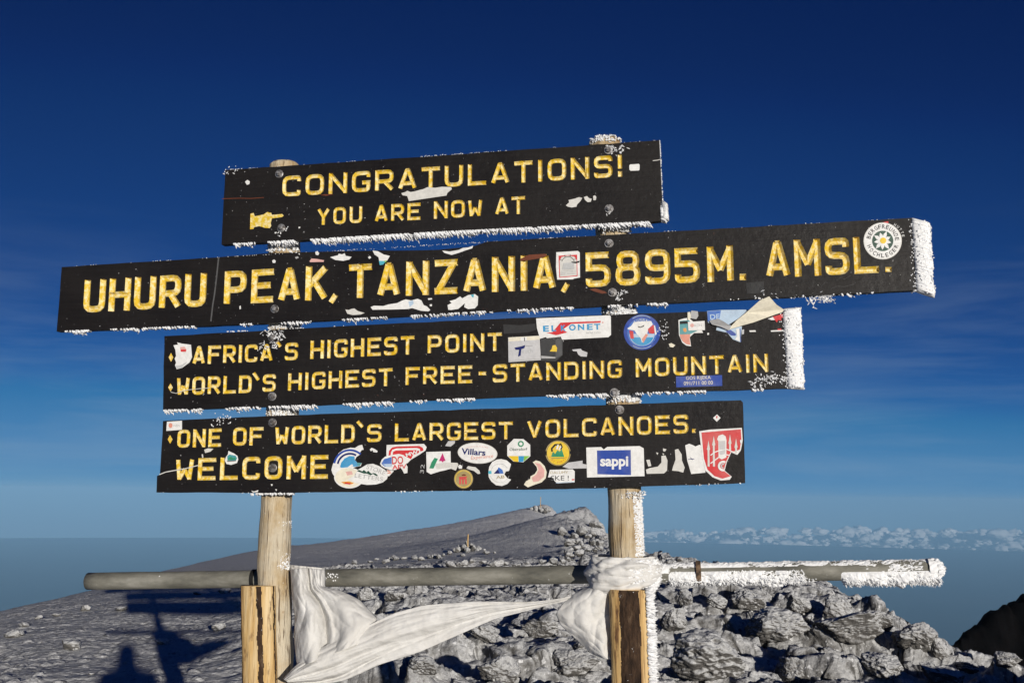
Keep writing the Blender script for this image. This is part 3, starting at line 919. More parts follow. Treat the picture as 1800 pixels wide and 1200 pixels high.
# ---- bolts
def bolt(bd, px, py, r=.0165, frosty=False):
    c = lift(px, py, .0); V, F = [], []
    def ring(rad, z, n, rot=0):
        b = len(V)
        for k in range(n):
            a = 2 * math.pi * k / n + rot
            V.append(c + SU * (rad * math.cos(a)) + SV * (rad * math.sin(a)) + SN * z)
        return b
    def side(a, b, n):
        for k in range(n): F.append((a + k, a + (k + 1) % n, b + (k + 1) % n, b + k))
    a = ring(r, .0004, 24); b = ring(r, .0025, 24); side(a, b, 24); d = ring(r * .93, .0032, 24); side(b, d, 24); F.append(tuple(d + k for k in range(24)))
    q = rnd.random()
    a = ring(r * .62, .0032, 6, q); b = ring(r * .62, .011, 6, q); side(a, b, 6); d = ring(r * .5, .013, 6, q); side(b, d, 6); F.append(tuple(d + k for k in range(6)))
    a = ring(r * .30, .0128, 12); b = ring(r * .28, .017, 12); side(a, b, 12); F.append(tuple(b + k for k in range(12)))
    me = mesh_py("bolt", V, F, M_STEEL)
    return link("bolt", me, bd)
for bd, pts in ((B1, [(491, 306), (494.5, 401), (1069.5, 264), (1070.5, 367)]), (B2, [(483, 543), (1070.5, 428), (1076.5, 514)]),
                (B3, [(478.5, 593), (478.5, 696.5), (1080, 690)]), (B4, [(479, 742.5), (479.5, 822), (1089, 720)])):
    for x, y in pts: bolt(bd, x, y)

# ------------------------------------------------------------------ stickers, tape and paper scraps on the boards
_INK = {}
def ink(name, c, rough=.42, worn=.10):
    if name not in _INK:
        m = mat("print_" + name, c, rough, .35)
        t = NT(m); v = t.coord()
        dirt = tuple(q * .72 + (.02 if max(c) > .2 else 0) for q in c)
        k = t.mix(t.rng(t.noise(v, 55, 6, .75), .40, .70, 0, .85), c, dirt)
        if max(c) > .2: k = t.mix(t.rng(t.noise(v, 9, 4, .6), .45, .75, 0, .45), k, tuple(.5 * q + .5 * w for q, w in zip(c, (.55, .52, .45))))
        if worn and max(c) > .2: k = t.mix(t.rng(t.noise(v, 120, 4, .7), .66, .74, 0, .5), k, (.6, .6, .58))
        t.color(k); t.normal(t.bump(t.noise(v, 34, 3), .25, .004))
        _INK[name] = m
    return _INK[name]
for _n2, _c2 in dict(white=(.80, .80, .78), cream=(.80, .75, .60), offwhite=(.66, .65, .61), grey=(.42, .42, .42), lightgrey=(.52, .53, .53), darkgrey=(.10, .10, .10), tape=(.035, .034, .033),
                     black=(.015, .015, .015), red=(.62, .03, .035), pink=(.72, .40, .36), salmon=(.72, .28, .20), orange=(.75, .30, .04), yellow=(.80, .55, .02), gold=(.36, .27, .09),
                     blue=(.018, .06, .34), navy=(.012, .02, .13), skyblue=(.03, .30, .58), cyan=(.04, .42, .55), paleblue=(.45, .58, .72), midblue=(.05, .16, .52), green=(.03, .26, .13),
                     darkgreen=(.02, .07, .045), lime=(.22, .50, .06), magenta=(.52, .02, .16), teal=(.06, .30, .33), silver=(.55, .55, .56), rust=(.16, .045, .02), translucent=(.05, .05, .05)).items():
    ink(_n2, _c2)

_FONT = {}
def font_tris(s, fat=0.0, shear=0.0):
    key = (s, fat, shear)
    if key not in _FONT:
        cu = bpy.data.curves.new("text", 'FONT'); cu.body = s; cu.size = 1; cu.offset = fat; cu.shear = shear; cu.resolution_u = 3
        o = bpy.data.objects.new("text", cu); COL.objects.link(o)
        me = evaluated(o); me.calc_loop_triangles()
        V = np.array([v.co[:2] for v in me.vertices]) if len(me.vertices) else np.zeros((0, 2))
        F = [tuple(t.vertices) for t in me.loop_triangles]
        bpy.data.objects.remove(o); bpy.data.curves.remove(cu); bpy.data.meshes.remove(me)
        _FONT[key] = (V, F)
    return _FONT[key]

class Sticker:
    """a glued print: layers of flat colour, each a hair above the one below"""
    def __init__(self, bd, name="sticker", label=None, level=0, conv=None):
        self.bd, self.name, self.label, self.z = bd, name, label, .0009 + .0011 * level
        self.V, self.F, self.mi, self.mats, self.first = [], [], [], [], True
        self.conv = conv or (lambda p: p)
    def slot(self, m):
        m = _INK[m]
        if m not in self.mats: self.mats.append(m)
        return self.mats.index(m)
    def poly(self, pts, m, lift_by=None):
        pts = [self.conv(p) for p in pts]
        k = self.slot(m); b = len(self.V); n = len(pts)
        for i, (x, y) in enumerate(pts):
            self.V.append(lift(x, y, self.z + (lift_by[i] if lift_by else 0)))
        for t in geometry.tessellate_polygon([[Vector((x, -y, 0)) for x, y in pts]]):
            A, B, C = (Vector(pts[q]) for q in t)
            cr = (B - A).x * (C - A).y - (B - A).y * (C - A).x
            self.F.append(tuple(b + q for q in (t if cr < 0 else t[::-1]))); self.mi.append(k)
        if self.first or lift_by:
            c = len(self.V)
            for i, (x, y) in enumerate(pts):
                self.V.append(lift(x, y, max(-.0002, self.z - .0011 + (lift_by[i] if lift_by else 0))))
            for i in range(n):
                j = (i + 1) % n
                self.F.append((b + i, b + j, c + j, c + i)); self.mi.append(k)
            self.first = False
        self.z += .00022
        return self
    def ellipse(self, cx, cy, rx, ry, m, rot=0, a0=0, a1=360, n=40):
        r = math.radians(rot); P = []
        for i in range(n + (0 if a1 - a0 >= 360 else 1)):
            a = math.radians(a0 + (a1 - a0) * i / n)
            x, y = rx * math.cos(a), ry * math.sin(a)
            P.append((cx + x * math.cos(r) - y * math.sin(r), cy + x * math.sin(r) + y * math.cos(r)))
        return self.poly(P, m)
    def ring(self, cx, cy, r0, r1, m, a0, a1, n=30):
        A = [math.radians(a0 + (a1 - a0) * i / n) for i in range(n + 1)]
        return self.poly([(cx + r1 * math.cos(a), cy + r1 * math.sin(a)) for a in A] + [(cx + r0 * math.cos(a), cy + r0 * math.sin(a)) for a in A[::-1]], m)
    def line(self, pts, w, m):
        P = [Vector(p) for p in pts]; L, R = [], []
        for i, p in enumerate(P):
            d = (P[min(i + 1, len(P) - 1)] - P[max(i - 1, 0)]).normalized(); nn = Vector((-d.y, d.x)) * w / 2
            L.append(tuple(p + nn)); R.append(tuple(p - nn))
        return self.poly(L + R[::-1], m)
    def text(self, s, p0, p1, cap, m, fat=0.0, shear=0.0):
        V, F = font_tris(s, fat, shear)
        if not len(V): return self
        lo, hi = V.min(0), V.max(0); capu = .69 if not s.islower() else .69
        d = Vector(p1) - Vector(p0); L = d.length; e = d / L; up = Vector((e.y, -e.x))
        b = len(self.V); k = self.slot(m)
        for x, y in V:
            q = Vector(p0) + e * ((x - lo[0]) / (hi[0] - lo[0]) * L) + up * (y / capu * cap)
            q = self.conv((q.x, q.y)); self.V.append(lift(q[0], q[1], self.z))
        for f in F: self.F.append(tuple(b + q for q in f)); self.mi.append(k)
        self.z += .00022
        return self
    def arc_text(self, s, cx, cy, r, a0, a1, cap, m, inward=False, fat=0.0):
        z = self.z
        for i, c in enumerate(s):
            a = math.radians(a0 + (a1 - a0) * (i / max(1, len(s) - 1)))
            if c == ' ': continue
            rad = Vector((math.cos(a), math.sin(a))); tan = Vector((-rad.y, rad.x)) * (-1 if inward else 1)
            w = cap * (.28 if c in 'I' else .72)
            base = Vector((cx, cy)) + rad * (r + (cap if inward else 0))
            self.z = z
            self.text(c, tuple(base - tan * w / 2), tuple(base + tan * w / 2), cap, m, fat)
        return self
    def build(self):
        me = mesh_py(self.name, self.V, self.F, self.mats, mi=self.mi)
        return tag(link(self.name, me, self.bd), self.label)

def crop(x0, y0, s): return lambda p: (x0 + p[0] / s, y0 + p[1] / s)
Z1, Z2, Z3, Z4 = crop(380, 230, 4.2857), crop(780, 230, 4.2857), crop(90, 430, 4.2857), crop(480, 430, 4.2857)
Z5, Z6, Z7, Z8 = crop(860, 400, 4.2857), crop(1250, 370, 4.2857), crop(270, 560, 4.2857), crop(870, 530, 6.4178)
Z9, Z10, Z11, Z12, Z13 = crop(1080, 530, 5.285), crop(270, 690, 6), crop(560, 740, 7.5), crop(780, 740, 7.5), crop(1000, 720, 5.625)

def scrap(bd, cv, pts, m="offwhite", label=None, name="paper_scrap", level=0):
    return Sticker(bd, name, label, level, cv).poly(pts, m)

# -- top board
scrap(B1, Z1, [(1395, 470), (1425, 462), (1440, 452), (1465, 462), (1490, 458), (1530, 447), (1560, 440), (1592, 425), (1650, 430), (1700, 422), (1770, 424), (1776, 440), (1742, 468), (1735, 488), (1600, 508),
               (1452, 530), (1440, 492), (1405, 486)], label="torn white paper strip below the large word").build()
Sticker(B1, "sticker", "small blank white label beside the exclamation mark", 0, Z2).poly([(1405, 254), (1470, 250), (1476, 258), (1475, 294), (1468, 300), (1408, 302), (1399, 294), (1398, 262)], "white").build()
scrap(B1, Z2, [(920, 562), (945, 540), (940, 522), (985, 512), (1020, 500), (1044, 506), (1030, 530), (1005, 555), (1000, 572), (965, 578), (935, 572)], label="torn scrap right of the second line").build()
scrap(B1, Z2, [(1055, 500), (1080, 492), (1095, 508), (1115, 512), (1108, 535), (1085, 538), (1065, 522)]).build()
scrap(B1, Z2, [(1125, 492), (1140, 486), (1150, 500), (1146, 522), (1128, 524)]).build()
scrap(B1, Z1, [(218, 384), (236, 370), (254, 382), (250, 402), (232, 408)], "white").build()
scrap(B1, Z1, [(620, 725), (634, 722), (632, 734), (622, 736)], "white").build()
Sticker(B1, "crack", "pale crack running along the board's left end", 0, Z1).line([(45, 512), (180, 508), (260, 510), (360, 503)], 5, "rust").build()
scrap(B1, Z1, [(780, 485), (820, 478), (885, 482), (830, 490)], "rust").build()

# -- second board
s = Sticker(B2, "sticker", "white card with a red border, a red arched top and grey print", 0, Z5)
s.poly([(505, 186), (668, 176), (682, 188), (684, 376), (640, 384), (630, 390), (512, 392), (503, 300)], "white")
s.poly([(522, 212), (662, 204), (666, 366), (528, 378)], "red").poly([(530, 250), (545, 222), (590, 212), (640, 218), (658, 244), (660, 360), (534, 372)], "offwhite")
s.ring(594, 268, 46, 50, "black", 195, 345).arc_text("AERO", 594, 268, 52, 205, 330, 14, "black")
for i in range(3): s.line([(540, 330 + i * 12), (652, 323 + i * 12)], 4, "lightgrey")
s.poly([(560, 268), (640, 262), (642, 312), (552, 318)], "lightgrey"); s.poly([(618, 258), (655, 258), (682, 250), (680, 262), (655, 270), (625, 266)], "black")
s.build()
s = Sticker(B2, "sticker", "round white badge with a white edelweiss on green and lettering round its rim", 0, Z6)
s.ellipse(1330, 215, 136, 124, "red", -60, 150, 330)
s.arc_text("HUTTE", 1330, 212, 108, -62, -10, 20, "white")
s.ellipse(1292, 230, 144, 139, "offwhite").ellipse(1292, 230, 138, 133, "white").ellipse(1292, 230, 80, 77, "darkgreen")
s.arc_text("BERGFREUNDE", 1292, 230, 94, 195, 352, 30, "black", fat=.012)
s.arc_text("HOCHLEGER", 1292, 230, 94, 158, 22, 30, "black", True, fat=.012)
for i in range(9):
    a = math.radians(i * 40 + 12); ca, sa = math.cos(a), math.sin(a); k = 78 if i % 2 else 66
    s.poly([(1292 + ca * 18 - sa * 10, 230 + sa * 18 + ca * 10), (1292 + ca * k * .65 - sa * 13, 230 + sa * k * .65 + ca * 13), (1292 + ca * k, 230 + sa * k), (1292 + ca * k * .65 + sa * 13, 230 + sa * k * .65 - ca * 13),
            (1292 + ca * 18 + sa * 10, 230 + sa * 18 - ca * 10)], "white"); s.z -= .00018
s.z += .0004
s.ellipse(1295, 228, 24, 23, "yellow").build()
for pts, m, lab in [
    ([(545, 488), (570, 492), (590, 484), (612, 480), (640, 500), (690, 514), (660, 526), (600, 530), (560, 520)], "offwhite", None),
    ([(735, 470), (760, 460), (830, 462), (870, 450), (935, 440), (975, 420), (1000, 412), (1040, 420), (1090, 408), (1118, 420), (1135, 455), (1160, 465), (1185, 492), (1170, 502), (1115, 498), (1050, 478), (1010, 485),
      (900, 488), (750, 490)], "white", "long torn scrap with a blue tinge under the word of eight letters"),
    ([(1165, 405), (1195, 402), (1200, 412), (1172, 416)], "white", None), ([(1180, 450), (1198, 448), (1196, 464), (1182, 464)], "white", None),
    ([(1315, 455), (1345, 440), (1330, 425), (1375, 412), (1410, 390), (1425, 404), (1470, 380), (1520, 372), (1545, 390), (1542, 455), (1520, 480), (1470, 485), (1440, 470), (1445, 440), (1412, 470), (1395, 484), (1340, 492),
      (1320, 490)], "white", "torn scrap shaped like a small arch"),
    ([(275, 125), (290, 105), (330, 108), (385, 118), (380, 130), (280, 132)], "pink", None), ([(318, 55), (335, 48), (348, 65), (340, 80), (322, 76)], "white", None),
    ([(430, 95), (490, 80), (495, 68), (520, 74), (540, 65), (548, 85), (592, 92), (575, 112), (530, 122), (470, 116)], "white", None),
    ([(750, 45), (790, 50), (835, 75), (880, 85), (860, 120), (845, 125), (800, 122), (795, 95), (765, 75)], "white", "torn scrap with a turquoise lower edge"),
    ([(715, 95), (730, 85), (740, 98), (725, 108)], "white", None),
    ([(1275, 45), (1330, 52), (1400, 40), (1430, 25), (1470, 22), (1508, 8), (1500, 28), (1455, 42), (1400, 62), (1345, 78), (1290, 62)], "white", None),
    ([(165, 95), (185, 88), (195, 98), (175, 108)], "grey", None), ([(190, 68), (202, 66), (200, 78)], "white", None)]:
    s = scrap(B2, Z4, pts, m, lab)
    if lab and "turquoise" in lab: s.poly([(798, 122), (850, 124), (830, 150), (805, 155)], "cyan").poly([(835, 122), (858, 120), (848, 136)], "lime")
    if lab and "blue tinge" in lab: s.poly([(1020, 430), (1055, 418), (1060, 445), (1030, 470)], "paleblue")
    if lab and "arch" in lab: s.poly([(1488, 378), (1515, 375), (1508, 402)], "cyan")
    s.build()
Sticker(B2, "seam", "grey seam across the board left of the second word", 0, Z3).line([(1262, 96), (1255, 160), (1248, 230), (1240, 300), (1230, 380), (1218, 450), (1210, 520), (1203, 578)], 10, "darkgrey").build()
scrap(B2, Z5, [(230, 238), (300, 205), (420, 198), (438, 212), (380, 232), (300, 245), (240, 252)], "rust", "rusty brown rub mark").build()
scrap(B2, Z5, [(755, 465), (800, 458), (870, 480), (888, 492), (850, 498), (790, 480)], "rust", "rusty brown streak beside a bolt").build()
scrap(B2, Z3, [(1665, 120), (1680, 112), (1692, 122), (1688, 138), (1670, 138)], "white").build()
scrap(B2, Z3, [(1418, 465), (1428, 458), (1430, 482), (1420, 488)], "white").build()
Sticker(B2, "scribble", "dark scribbled signature", 0, Z6).line([(760, 575), (775, 530), (800, 560), (815, 545), (830, 570), (860, 540), (878, 545)], 5, "black").line([(930, 490), (945, 530), (980, 500), (1000, 520), (1050, 490)], 4, "black")\
    .line([(900, 590), (950, 570), (1000, 575), (1060, 560), (1090, 545)], 4, "black").build()
Sticker(B2, "tape", "square of darker tape", 0, Z6).poly([(262, 545), (398, 532), (400, 620), (270, 628)], "black").build()

# -- third board
s = Sticker(B3, "sticker", "torn white sticker with a red smudge by the upper diamond", 0, Z7)
s.poly([(150, 200), (185, 195), (178, 178), (215, 188), (250, 192), (282, 196), (290, 290), (270, 330), (215, 370), (175, 380), (162, 350), (170, 330), (160, 300), (170, 280), (165, 235)], "white")
s.poly([(200, 215), (235, 210), (250, 235), (245, 252), (205, 250)], "pink").poly([(205, 232), (246, 232), (244, 246), (208, 248)], "red").poly([(168, 355), (205, 350), (255, 325), (215, 368), (178, 376)], "lightgrey").build()
Sticker(B3, "tape", "strip of dark tape left of the large white label", 0, Z5).poly([(105, 728), (225, 735), (345, 722), (352, 770), (290, 790), (110, 800)], "tape").build()
s = Sticker(B3, "sticker", "wide white label with red arrow and blue capitals", 1, Z8)
s.poly([(465, 190), (1296, 155), (1308, 168), (1310, 375), (1280, 402), (720, 432), (600, 428), (575, 400), (510, 420), (475, 300)], "white")
s.poly([(740, 238), (1195, 218), (1192, 240), (860, 252), (760, 320), (820, 348), (690, 380), (580, 352), (650, 345)], "red")
for c, a, b, y0, y1 in (("E", 545, 612, 338, 335), ("L", 640, 692, 334, 331), ("K", 745, 800, 330, 328), ("O", 838, 915, 325, 321), ("N", 938, 1010, 321, 318), ("E", 1040, 1105, 318, 316), ("T", 1120, 1192, 316, 313)):
    s.text(c, (a, y0), (b, y1), 62, "skyblue", fat=.035); s.z -= .0002
s.z += .0003
s.text("NOVI 2 CO", (1030, 364), (1195, 358), 18, "grey").ellipse(1218, 236, 9, 9, "pink").build()
Sticker(B3, "tape", "dark clear tape patch with a yellow fragment", 1, Z5).poly([(388, 838), (540, 822), (556, 860), (552, 960), (500, 1008), (392, 1002)], "translucent")\
    .poly([(500, 845), (545, 838), (552, 960), (500, 985)], "darkgrey").poly([(392, 965), (500, 975), (498, 985), (392, 985)], "grey").poly([(456, 932), (470, 915), (478, 888), (498, 884), (512, 905), (510, 935)], "yellow").build()
s = Sticker(B3, "sticker", "silver grey card with a dark blue capital T", 2, Z8)
s.poly([(150, 405), (505, 385), (520, 660), (155, 684)], "silver").poly([(155, 405), (504, 388), (506, 430), (157, 450)], "cream").poly([(290, 405), (360, 400), (362, 440), (292, 445)], "white")
s.poly([(222, 520), (300, 505), (345, 490), (335, 525), (300, 540), (292, 610), (262, 622), (275, 545), (235, 545)], "navy")
s.text("Tech", (305, 585), (430, 575), 50, "lightgrey").line([(350, 502), (430, 498)], 7, "grey").line([(160, 668), (515, 645)], 4, "grey").line([(335, 405), (337, 445)], 7, "black").build()
scrap(B3, Z5, [(625, 918), (690, 912), (700, 925), (740, 940), (735, 972), (690, 970), (670, 955), (660, 932), (632, 930)], "silver", "small pale fragment under the wide white label").build()
s = Sticker(B3, "sticker", "round blue badge with torn white centre and red marks", 0, Z5)
s.ellipse(1151, 788, 138, 134, "blue").ellipse(1151, 790, 112, 108, "midblue").ellipse(1151, 800, 96, 90, "paleblue", 0, 0, 180).ellipse(1151, 795, 92, 92, "skyblue", 0, 20, 160)
s.poly([(1040, 760), (1070, 740), (1090, 712), (1150, 705), (1220, 704), (1232, 730), (1200, 760), (1190, 800), (1165, 840), (1152, 868), (1140, 830), (1110, 800), (1095, 775), (1050, 768)], "white")
s.poly([(1055, 775), (1085, 780), (1090, 838), (1065, 835)], "red").poly([(1195, 765), (1238, 730), (1252, 790), (1235, 800), (1205, 795)], "red").poly([(1180, 800), (1198, 805), (1160, 870), (1150, 840)], "salmon").poly([(1240, 742), (1248, 735), (1262, 800), (1250, 812)], "white")
s.poly([(1120, 742), (1140, 748), (1170, 732), (1165, 745), (1140, 755), (1125, 752)], "darkgrey").arc_text("SUMMIT", 1151, 788, 84, 235, 305, 18, "white").ring(1151, 788, 120, 124, "paleblue", 55, 125).ring(1151, 788, 122, 126, "paleblue", 235, 300).build()
s = Sticker(B3, "sticker", "torn shield sticker, blue above salmon", 0, Z9)
s.poly([(595, 172), (640, 158), (690, 150), (800, 245), (825, 290), (740, 292), (700, 330), (712, 415), (668, 408), (630, 380), (600, 310)], "white").poly([(606, 180), (690, 172), (790, 262), (740, 285), (705, 302), (606, 305)], "teal")
s.poly([(606, 185), (680, 180), (682, 205), (608, 210)], "black").poly([(640, 250), (665, 245), (672, 275), (655, 285), (640, 270)], "orange").poly([(608, 305), (706, 303), (698, 345), (706, 402), (672, 396), (636, 370), (615, 335)], "salmon").build()
s = Sticker(B3, "sticker", "little white label with a red dot on the shield", 2, Z9)
s.poly([(682, 190), (838, 180), (842, 265), (688, 270)], "white").ellipse(722, 222, 18, 18, "pink").text("KON", (745, 235), (812, 232), 24, "grey").build()
Sticker(B3, "tape", "short strip of grey tape above the shield", 3, Z9).poly([(715, 85), (775, 92), (780, 135), (760, 165), (700, 155)], "grey").poly([(680, 100), (705, 98), (710, 150), (690, 175), (680, 165)], "cream").build()
s = Sticker(B3, "sticker", "torn blue and white sheet under the folded paper", 0, Z9)
s.poly([(860, 88), (1000, 78), (1220, 75), (1240, 100), (1060, 215), (1130, 235), (1185, 230), (1170, 378), (1100, 350), (1050, 290), (945, 265), (950, 240), (985, 235), (870, 195)], "paleblue")
s.poly([(862, 90), (990, 82), (975, 170), (905, 165), (868, 190)], "midblue").text("DE", (890, 165), (980, 158), 44, "paleblue", fat=.02).poly([(1030, 275), (1080, 262), (1130, 300), (1125, 318), (1085, 315)], "blue").poly([(1130, 255), (1160, 250), (1165, 372), (1120, 350), (1140, 320)], "white").line([(1168, 250), (1174, 376)], 6, "blue")
s.build()
s = Sticker(B3, "paper_scrap", "stiff cream paper half peeled off and folded over the board's edge", 2, Z9)
s.poly([(1052, 265), (1130, 180), (1220, 110), (1345, 5), (1430, -30), (1500, 40), (1572, 78), (1560, 100), (1440, 145), (1290, 200), (1190, 225)], "cream", [.003, .004, .012, .030, .034, .022, .006, .004, .012, .012, .006]).build()
Sticker(B3, "tape", "twisted grey flap", 3, Z9).poly([(880, 178), (960, 165), (1010, 190), (1085, 235), (1060, 270), (990, 240), (905, 215)], "grey", [.003, .012, .014, .006, .003, .008, .004]).build()
scrap(B3, Z9, [(1470, 140), (1565, 115), (1570, 150), (1545, 155), (1555, 175), (1520, 170), (1510, 195), (1490, 170)], "red", "red torn corner beside the rimed end").build()
scrap(B3, Z9, [(1425, 160), (1475, 142), (1490, 170), (1460, 172)], "white").build()
scrap(B3, Z9, [(1252, 268), (1310, 266), (1315, 280), (1258, 282)], "white").build()
scrap(B3, Z9, [(1452, 268), (1570, 262), (1572, 276), (1455, 280)], "white").poly([(1515, 252), (1550, 250), (1552, 264), (1518, 266)], "red").build()
scrap(B3, Z9, [(1185, 262), (1205, 258), (1203, 300), (1185, 305)], "silver").build()
scrap(B3, Z9, [(505, 392), (530, 385), (565, 405), (545, 425), (515, 420)], "cream").build()
scrap(B3, Z9, [(862, 292), (880, 290), (878, 308), (864, 310)], "white").build()
s = Sticker(B3, "sticker", "flat blue label with two lines of pale print under the long word", 0, Z9)
s.poly([(572, 695), (1000, 682), (1002, 782), (575, 795)], "blue").text("GOS RIJEKA", (665, 725), (895, 717), 30, "cream").text("091/711 00 00", (645, 776), (915, 768), 34, "cream").build()

Sticker(B3, "crack", "crack running through the left end of the lower line", 0, Z7).line([(130, 552), (170, 562), (215, 545), (262, 535), (300, 532), (350, 526), (420, 522)], 4, "offwhite").build()
Sticker(B1, "crack", "short pale crack at the right end", 0, Z2).line([(1575, 226), (1610, 222), (1640, 214)], 5, "offwhite").build()

# -- lowest board
s = Sticker(B4, "sticker", "little white label with a red dot in the upper left corner", 0, Z10)
s.poly([(142, 305), (300, 295), (300, 390), (135, 402)], "white").ellipse(180, 345, 21, 26, "salmon").text("WEN", (208, 362), (278, 357), 26, "grey").build()
s = Sticker(B4, "sticker", "drop shaped sticker with green mountains", 0, Z10)
s.poly([(790, 612), (850, 640), (885, 665), (893, 705), (880, 740), (820, 760), (770, 750), (752, 715), (765, 675), (785, 650)], "white").poly([(778, 668), (800, 650), (865, 662), (882, 690), (870, 712), (780, 715)], "teal").poly([(790, 690), (815, 670), (840, 690), (858, 680), (872, 700), (782, 712)], "green")\
    .line([(778, 722), (872, 715)], 10, "darkgrey").build()
Sticker(B4, "crack", "pale gouge across the first letter of the largest word", 0, Z10).line([(62, 862), (130, 835), (240, 815), (330, 800), (470, 765)], 9, "offwhite").line([(515, 648), (520, 685)], 14, "offwhite").build()
scrap(B4, Z10, [(535, 600), (575, 585), (632, 590), (600, 620), (545, 635)], "offwhite").build()
for cv, pts in ((Z10, [(1030, 1030), (1060, 1040), (1105, 1025), (1100, 1045), (1050, 1050)]), (Z10, [(1238, 960), (1258, 965), (1250, 982), (1240, 978)]), (Z10, [(1283, 1015), (1302, 1018), (1295, 1036)])):
    scrap(B4, cv, pts, "white").build()
s = Sticker(B4, "sticker", "torn round sticker with blue rings and a sky blue centre", 0, Z11)
s.poly([(170, 640), (185, 580), (215, 500), (265, 420), (330, 372), (420, 348), (480, 352), (530, 320), (575, 310), (595, 375), (570, 378), (548, 410), (545, 440), (500, 470), (480, 510), (510, 545), (570, 550), (555, 590), (500, 600), (240, 680), (210, 725), (185, 690)], "white")
s.ring(415, 590, 196, 222, "blue", 190, 312).ring(415, 590, 150, 175, "navy", 190, 300)
s.poly([(285, 600), (300, 545), (345, 490), (410, 458), (475, 462), (480, 510), (510, 545), (565, 550), (540, 590), (480, 600), (430, 590), (400, 610), (300, 612)], "skyblue").poly([(385, 605), (440, 565), (460, 580), (430, 615)], "white").poly([(510, 545), (570, 550), (545, 590), (515, 585)], "teal").build()
s = Sticker(B4, "sticker", "pale oval sticker with a faded pink print, under the green and white oval", 1, Z11)
s.ellipse(400, 745, 193, 138, "white", 4).ellipse(398, 742, 178, 124, "cream", 4).poly([(360, 665), (440, 655), (455, 700), (380, 715)], "pink").poly([(300, 800), (400, 790), (470, 815), (440, 830), (340, 828)], "orange").poly([(350, 805), (430, 815), (420, 835), (352, 825)], "red").build()
s = Sticker(B4, "sticker", "white oval sticker with a dark green mountain line between two words", 2, Z11)
s.poly([(390, 765), (470, 720), (520, 640), (590, 600), (640, 570), (720, 560), (800, 590), (880, 640), (920, 700), (905, 760), (850, 805), (760, 832), (640, 838), (500, 815)], "white")
s.poly([(510, 655), (535, 640), (580, 660), (600, 640), (640, 672), (655, 650), (700, 690), (730, 680), (760, 690), (790, 720), (760, 720), (720, 695), (690, 712), (640, 690), (600, 690), (560, 675), (530, 665)], "darkgreen")
s.text("STORE", (630, 622), (870, 712), 56, "grey", fat=.005).text("LETTERS", (478, 738), (850, 790), 52, "grey", fat=.005).build()
s = Sticker(B4, "sticker", "torn white sticker with red concentric border and red letters", 0, Z11)
s.poly([(898, 312), (1390, 298), (1425, 340), (1410, 385), (1330, 440), (1220, 505), (1180, 545), (1100, 600), (1060, 600), (900, 590), (895, 420)], "white")
s.poly([(920, 470), (930, 390), (970, 345), (1030, 332), (1330, 325), (1375, 350), (1385, 385), (1345, 400), (1335, 365), (1300, 352), (1030, 358), (975, 375), (955, 410), (952, 470)], "red")
s.poly([(975, 450), (985, 400), (1020, 385), (1290, 380), (1330, 392), (1322, 415), (1290, 430), (1250, 440), (1220, 500), (1180, 480), (1110, 450), (1100, 440)], "red").text("MW", (1160, 470), (1320, 420), 45, "white", fat=.03).build()
s = Sticker(B4, "sticker", "torn oval sticker, blue at the left and with red letters", 1, Z11)
s.poly([(812, 560), (835, 505), (880, 465), (960, 445), (1060, 430), (1120, 445), (1170, 490), (1180, 550), (1150, 560), (1175, 600), (1172, 680), (1130, 690), (1105, 640), (1080, 610), (1020, 640), (960, 645), (880, 620), (830, 590)], "white")
s.poly([(832, 555), (865, 500), (965, 470), (968, 590), (880, 600), (850, 580)], "midblue").poly([(850, 565), (965, 560), (965, 600), (900, 605)], "paleblue").text("DO", (972, 565), (1120, 560), 98, "red", fat=.02).text("APV", (975, 635), (1165, 622), 56, "red", fat=.02).build()
Sticker(B4, "sticker", "small striped corner below the red letters", 1, Z11).poly([(900, 640), (995, 655), (930, 725), (900, 715)], "white").line([(905, 650), (950, 665)], 18, "salmon").line([(900, 685), (960, 680)], 14, "salmon").build()
s = Sticker(B4, "sticker", "square white sticker with a green and a magenta peak", 0, Z11)
s.poly([(1420, 405), (1740, 395), (1745, 625), (1650, 650), (1600, 660), (1480, 698), (1425, 665)], "white").poly([(1460, 620), (1490, 540), (1530, 480), (1575, 495), (1545, 560), (1515, 625)], "green").poly([(1588, 525), (1635, 420), (1675, 520), (1650, 525), (1640, 545), (1622, 525)], "magenta").poly([(1540, 560), (1740, 540), (1740, 610), (1560, 630)], "offwhite").build()
Sticker(B4, "scribble", "faint chalked digits", 0, Z11).text("32", (1385, 690), (1400, 570), 50, "grey").build()
scrap(B4, Z11, [(675, 372), (700, 350), (740, 365), (780, 392), (770, 412), (720, 405), (715, 380), (690, 395)], "white").build()
scrap(B4, Z12, [(20, 325), (60, 262), (150, 258), (145, 290), (90, 335)], "silver").build()
scrap(B4, Z12, [(90, 545), (180, 548), (195, 570), (160, 650), (95, 625)], "offwhite").build()
scrap(B4, Z12, [(190, 590), (215, 570), (245, 590), (240, 625), (200, 625)], "white").build()
scrap(B4, Z12, [(320, 590), (420, 605), (470, 650), (482, 690), (450, 695), (400, 655), (330, 635), (300, 620)], "offwhite").build()
s = Sticker(B4, "sticker", "white oval sticker with one large dark blue word", 0, Z12)
s.ellipse(446, 420, 262, 138, "offwhite", 4).ellipse(446, 420, 252, 129, "white", 4).text("Villars", (232, 432), (550, 452), 76, "navy", fat=.03).text("Experience", (360, 505), (655, 478), 48, "salmon", shear=.2).arc_text("CONGRATULATIONS", 446, 800, 460, 250, 286, 18, "pink").build()
s = Sticker(B4, "sticker", "white octagonal sticker with yellow, blue and green lower edge", 0, Z12)
oc = [(925, 232), (1050, 235), (1140, 310), (1142, 460), (1050, 540), (920, 530), (838, 455), (838, 320)]
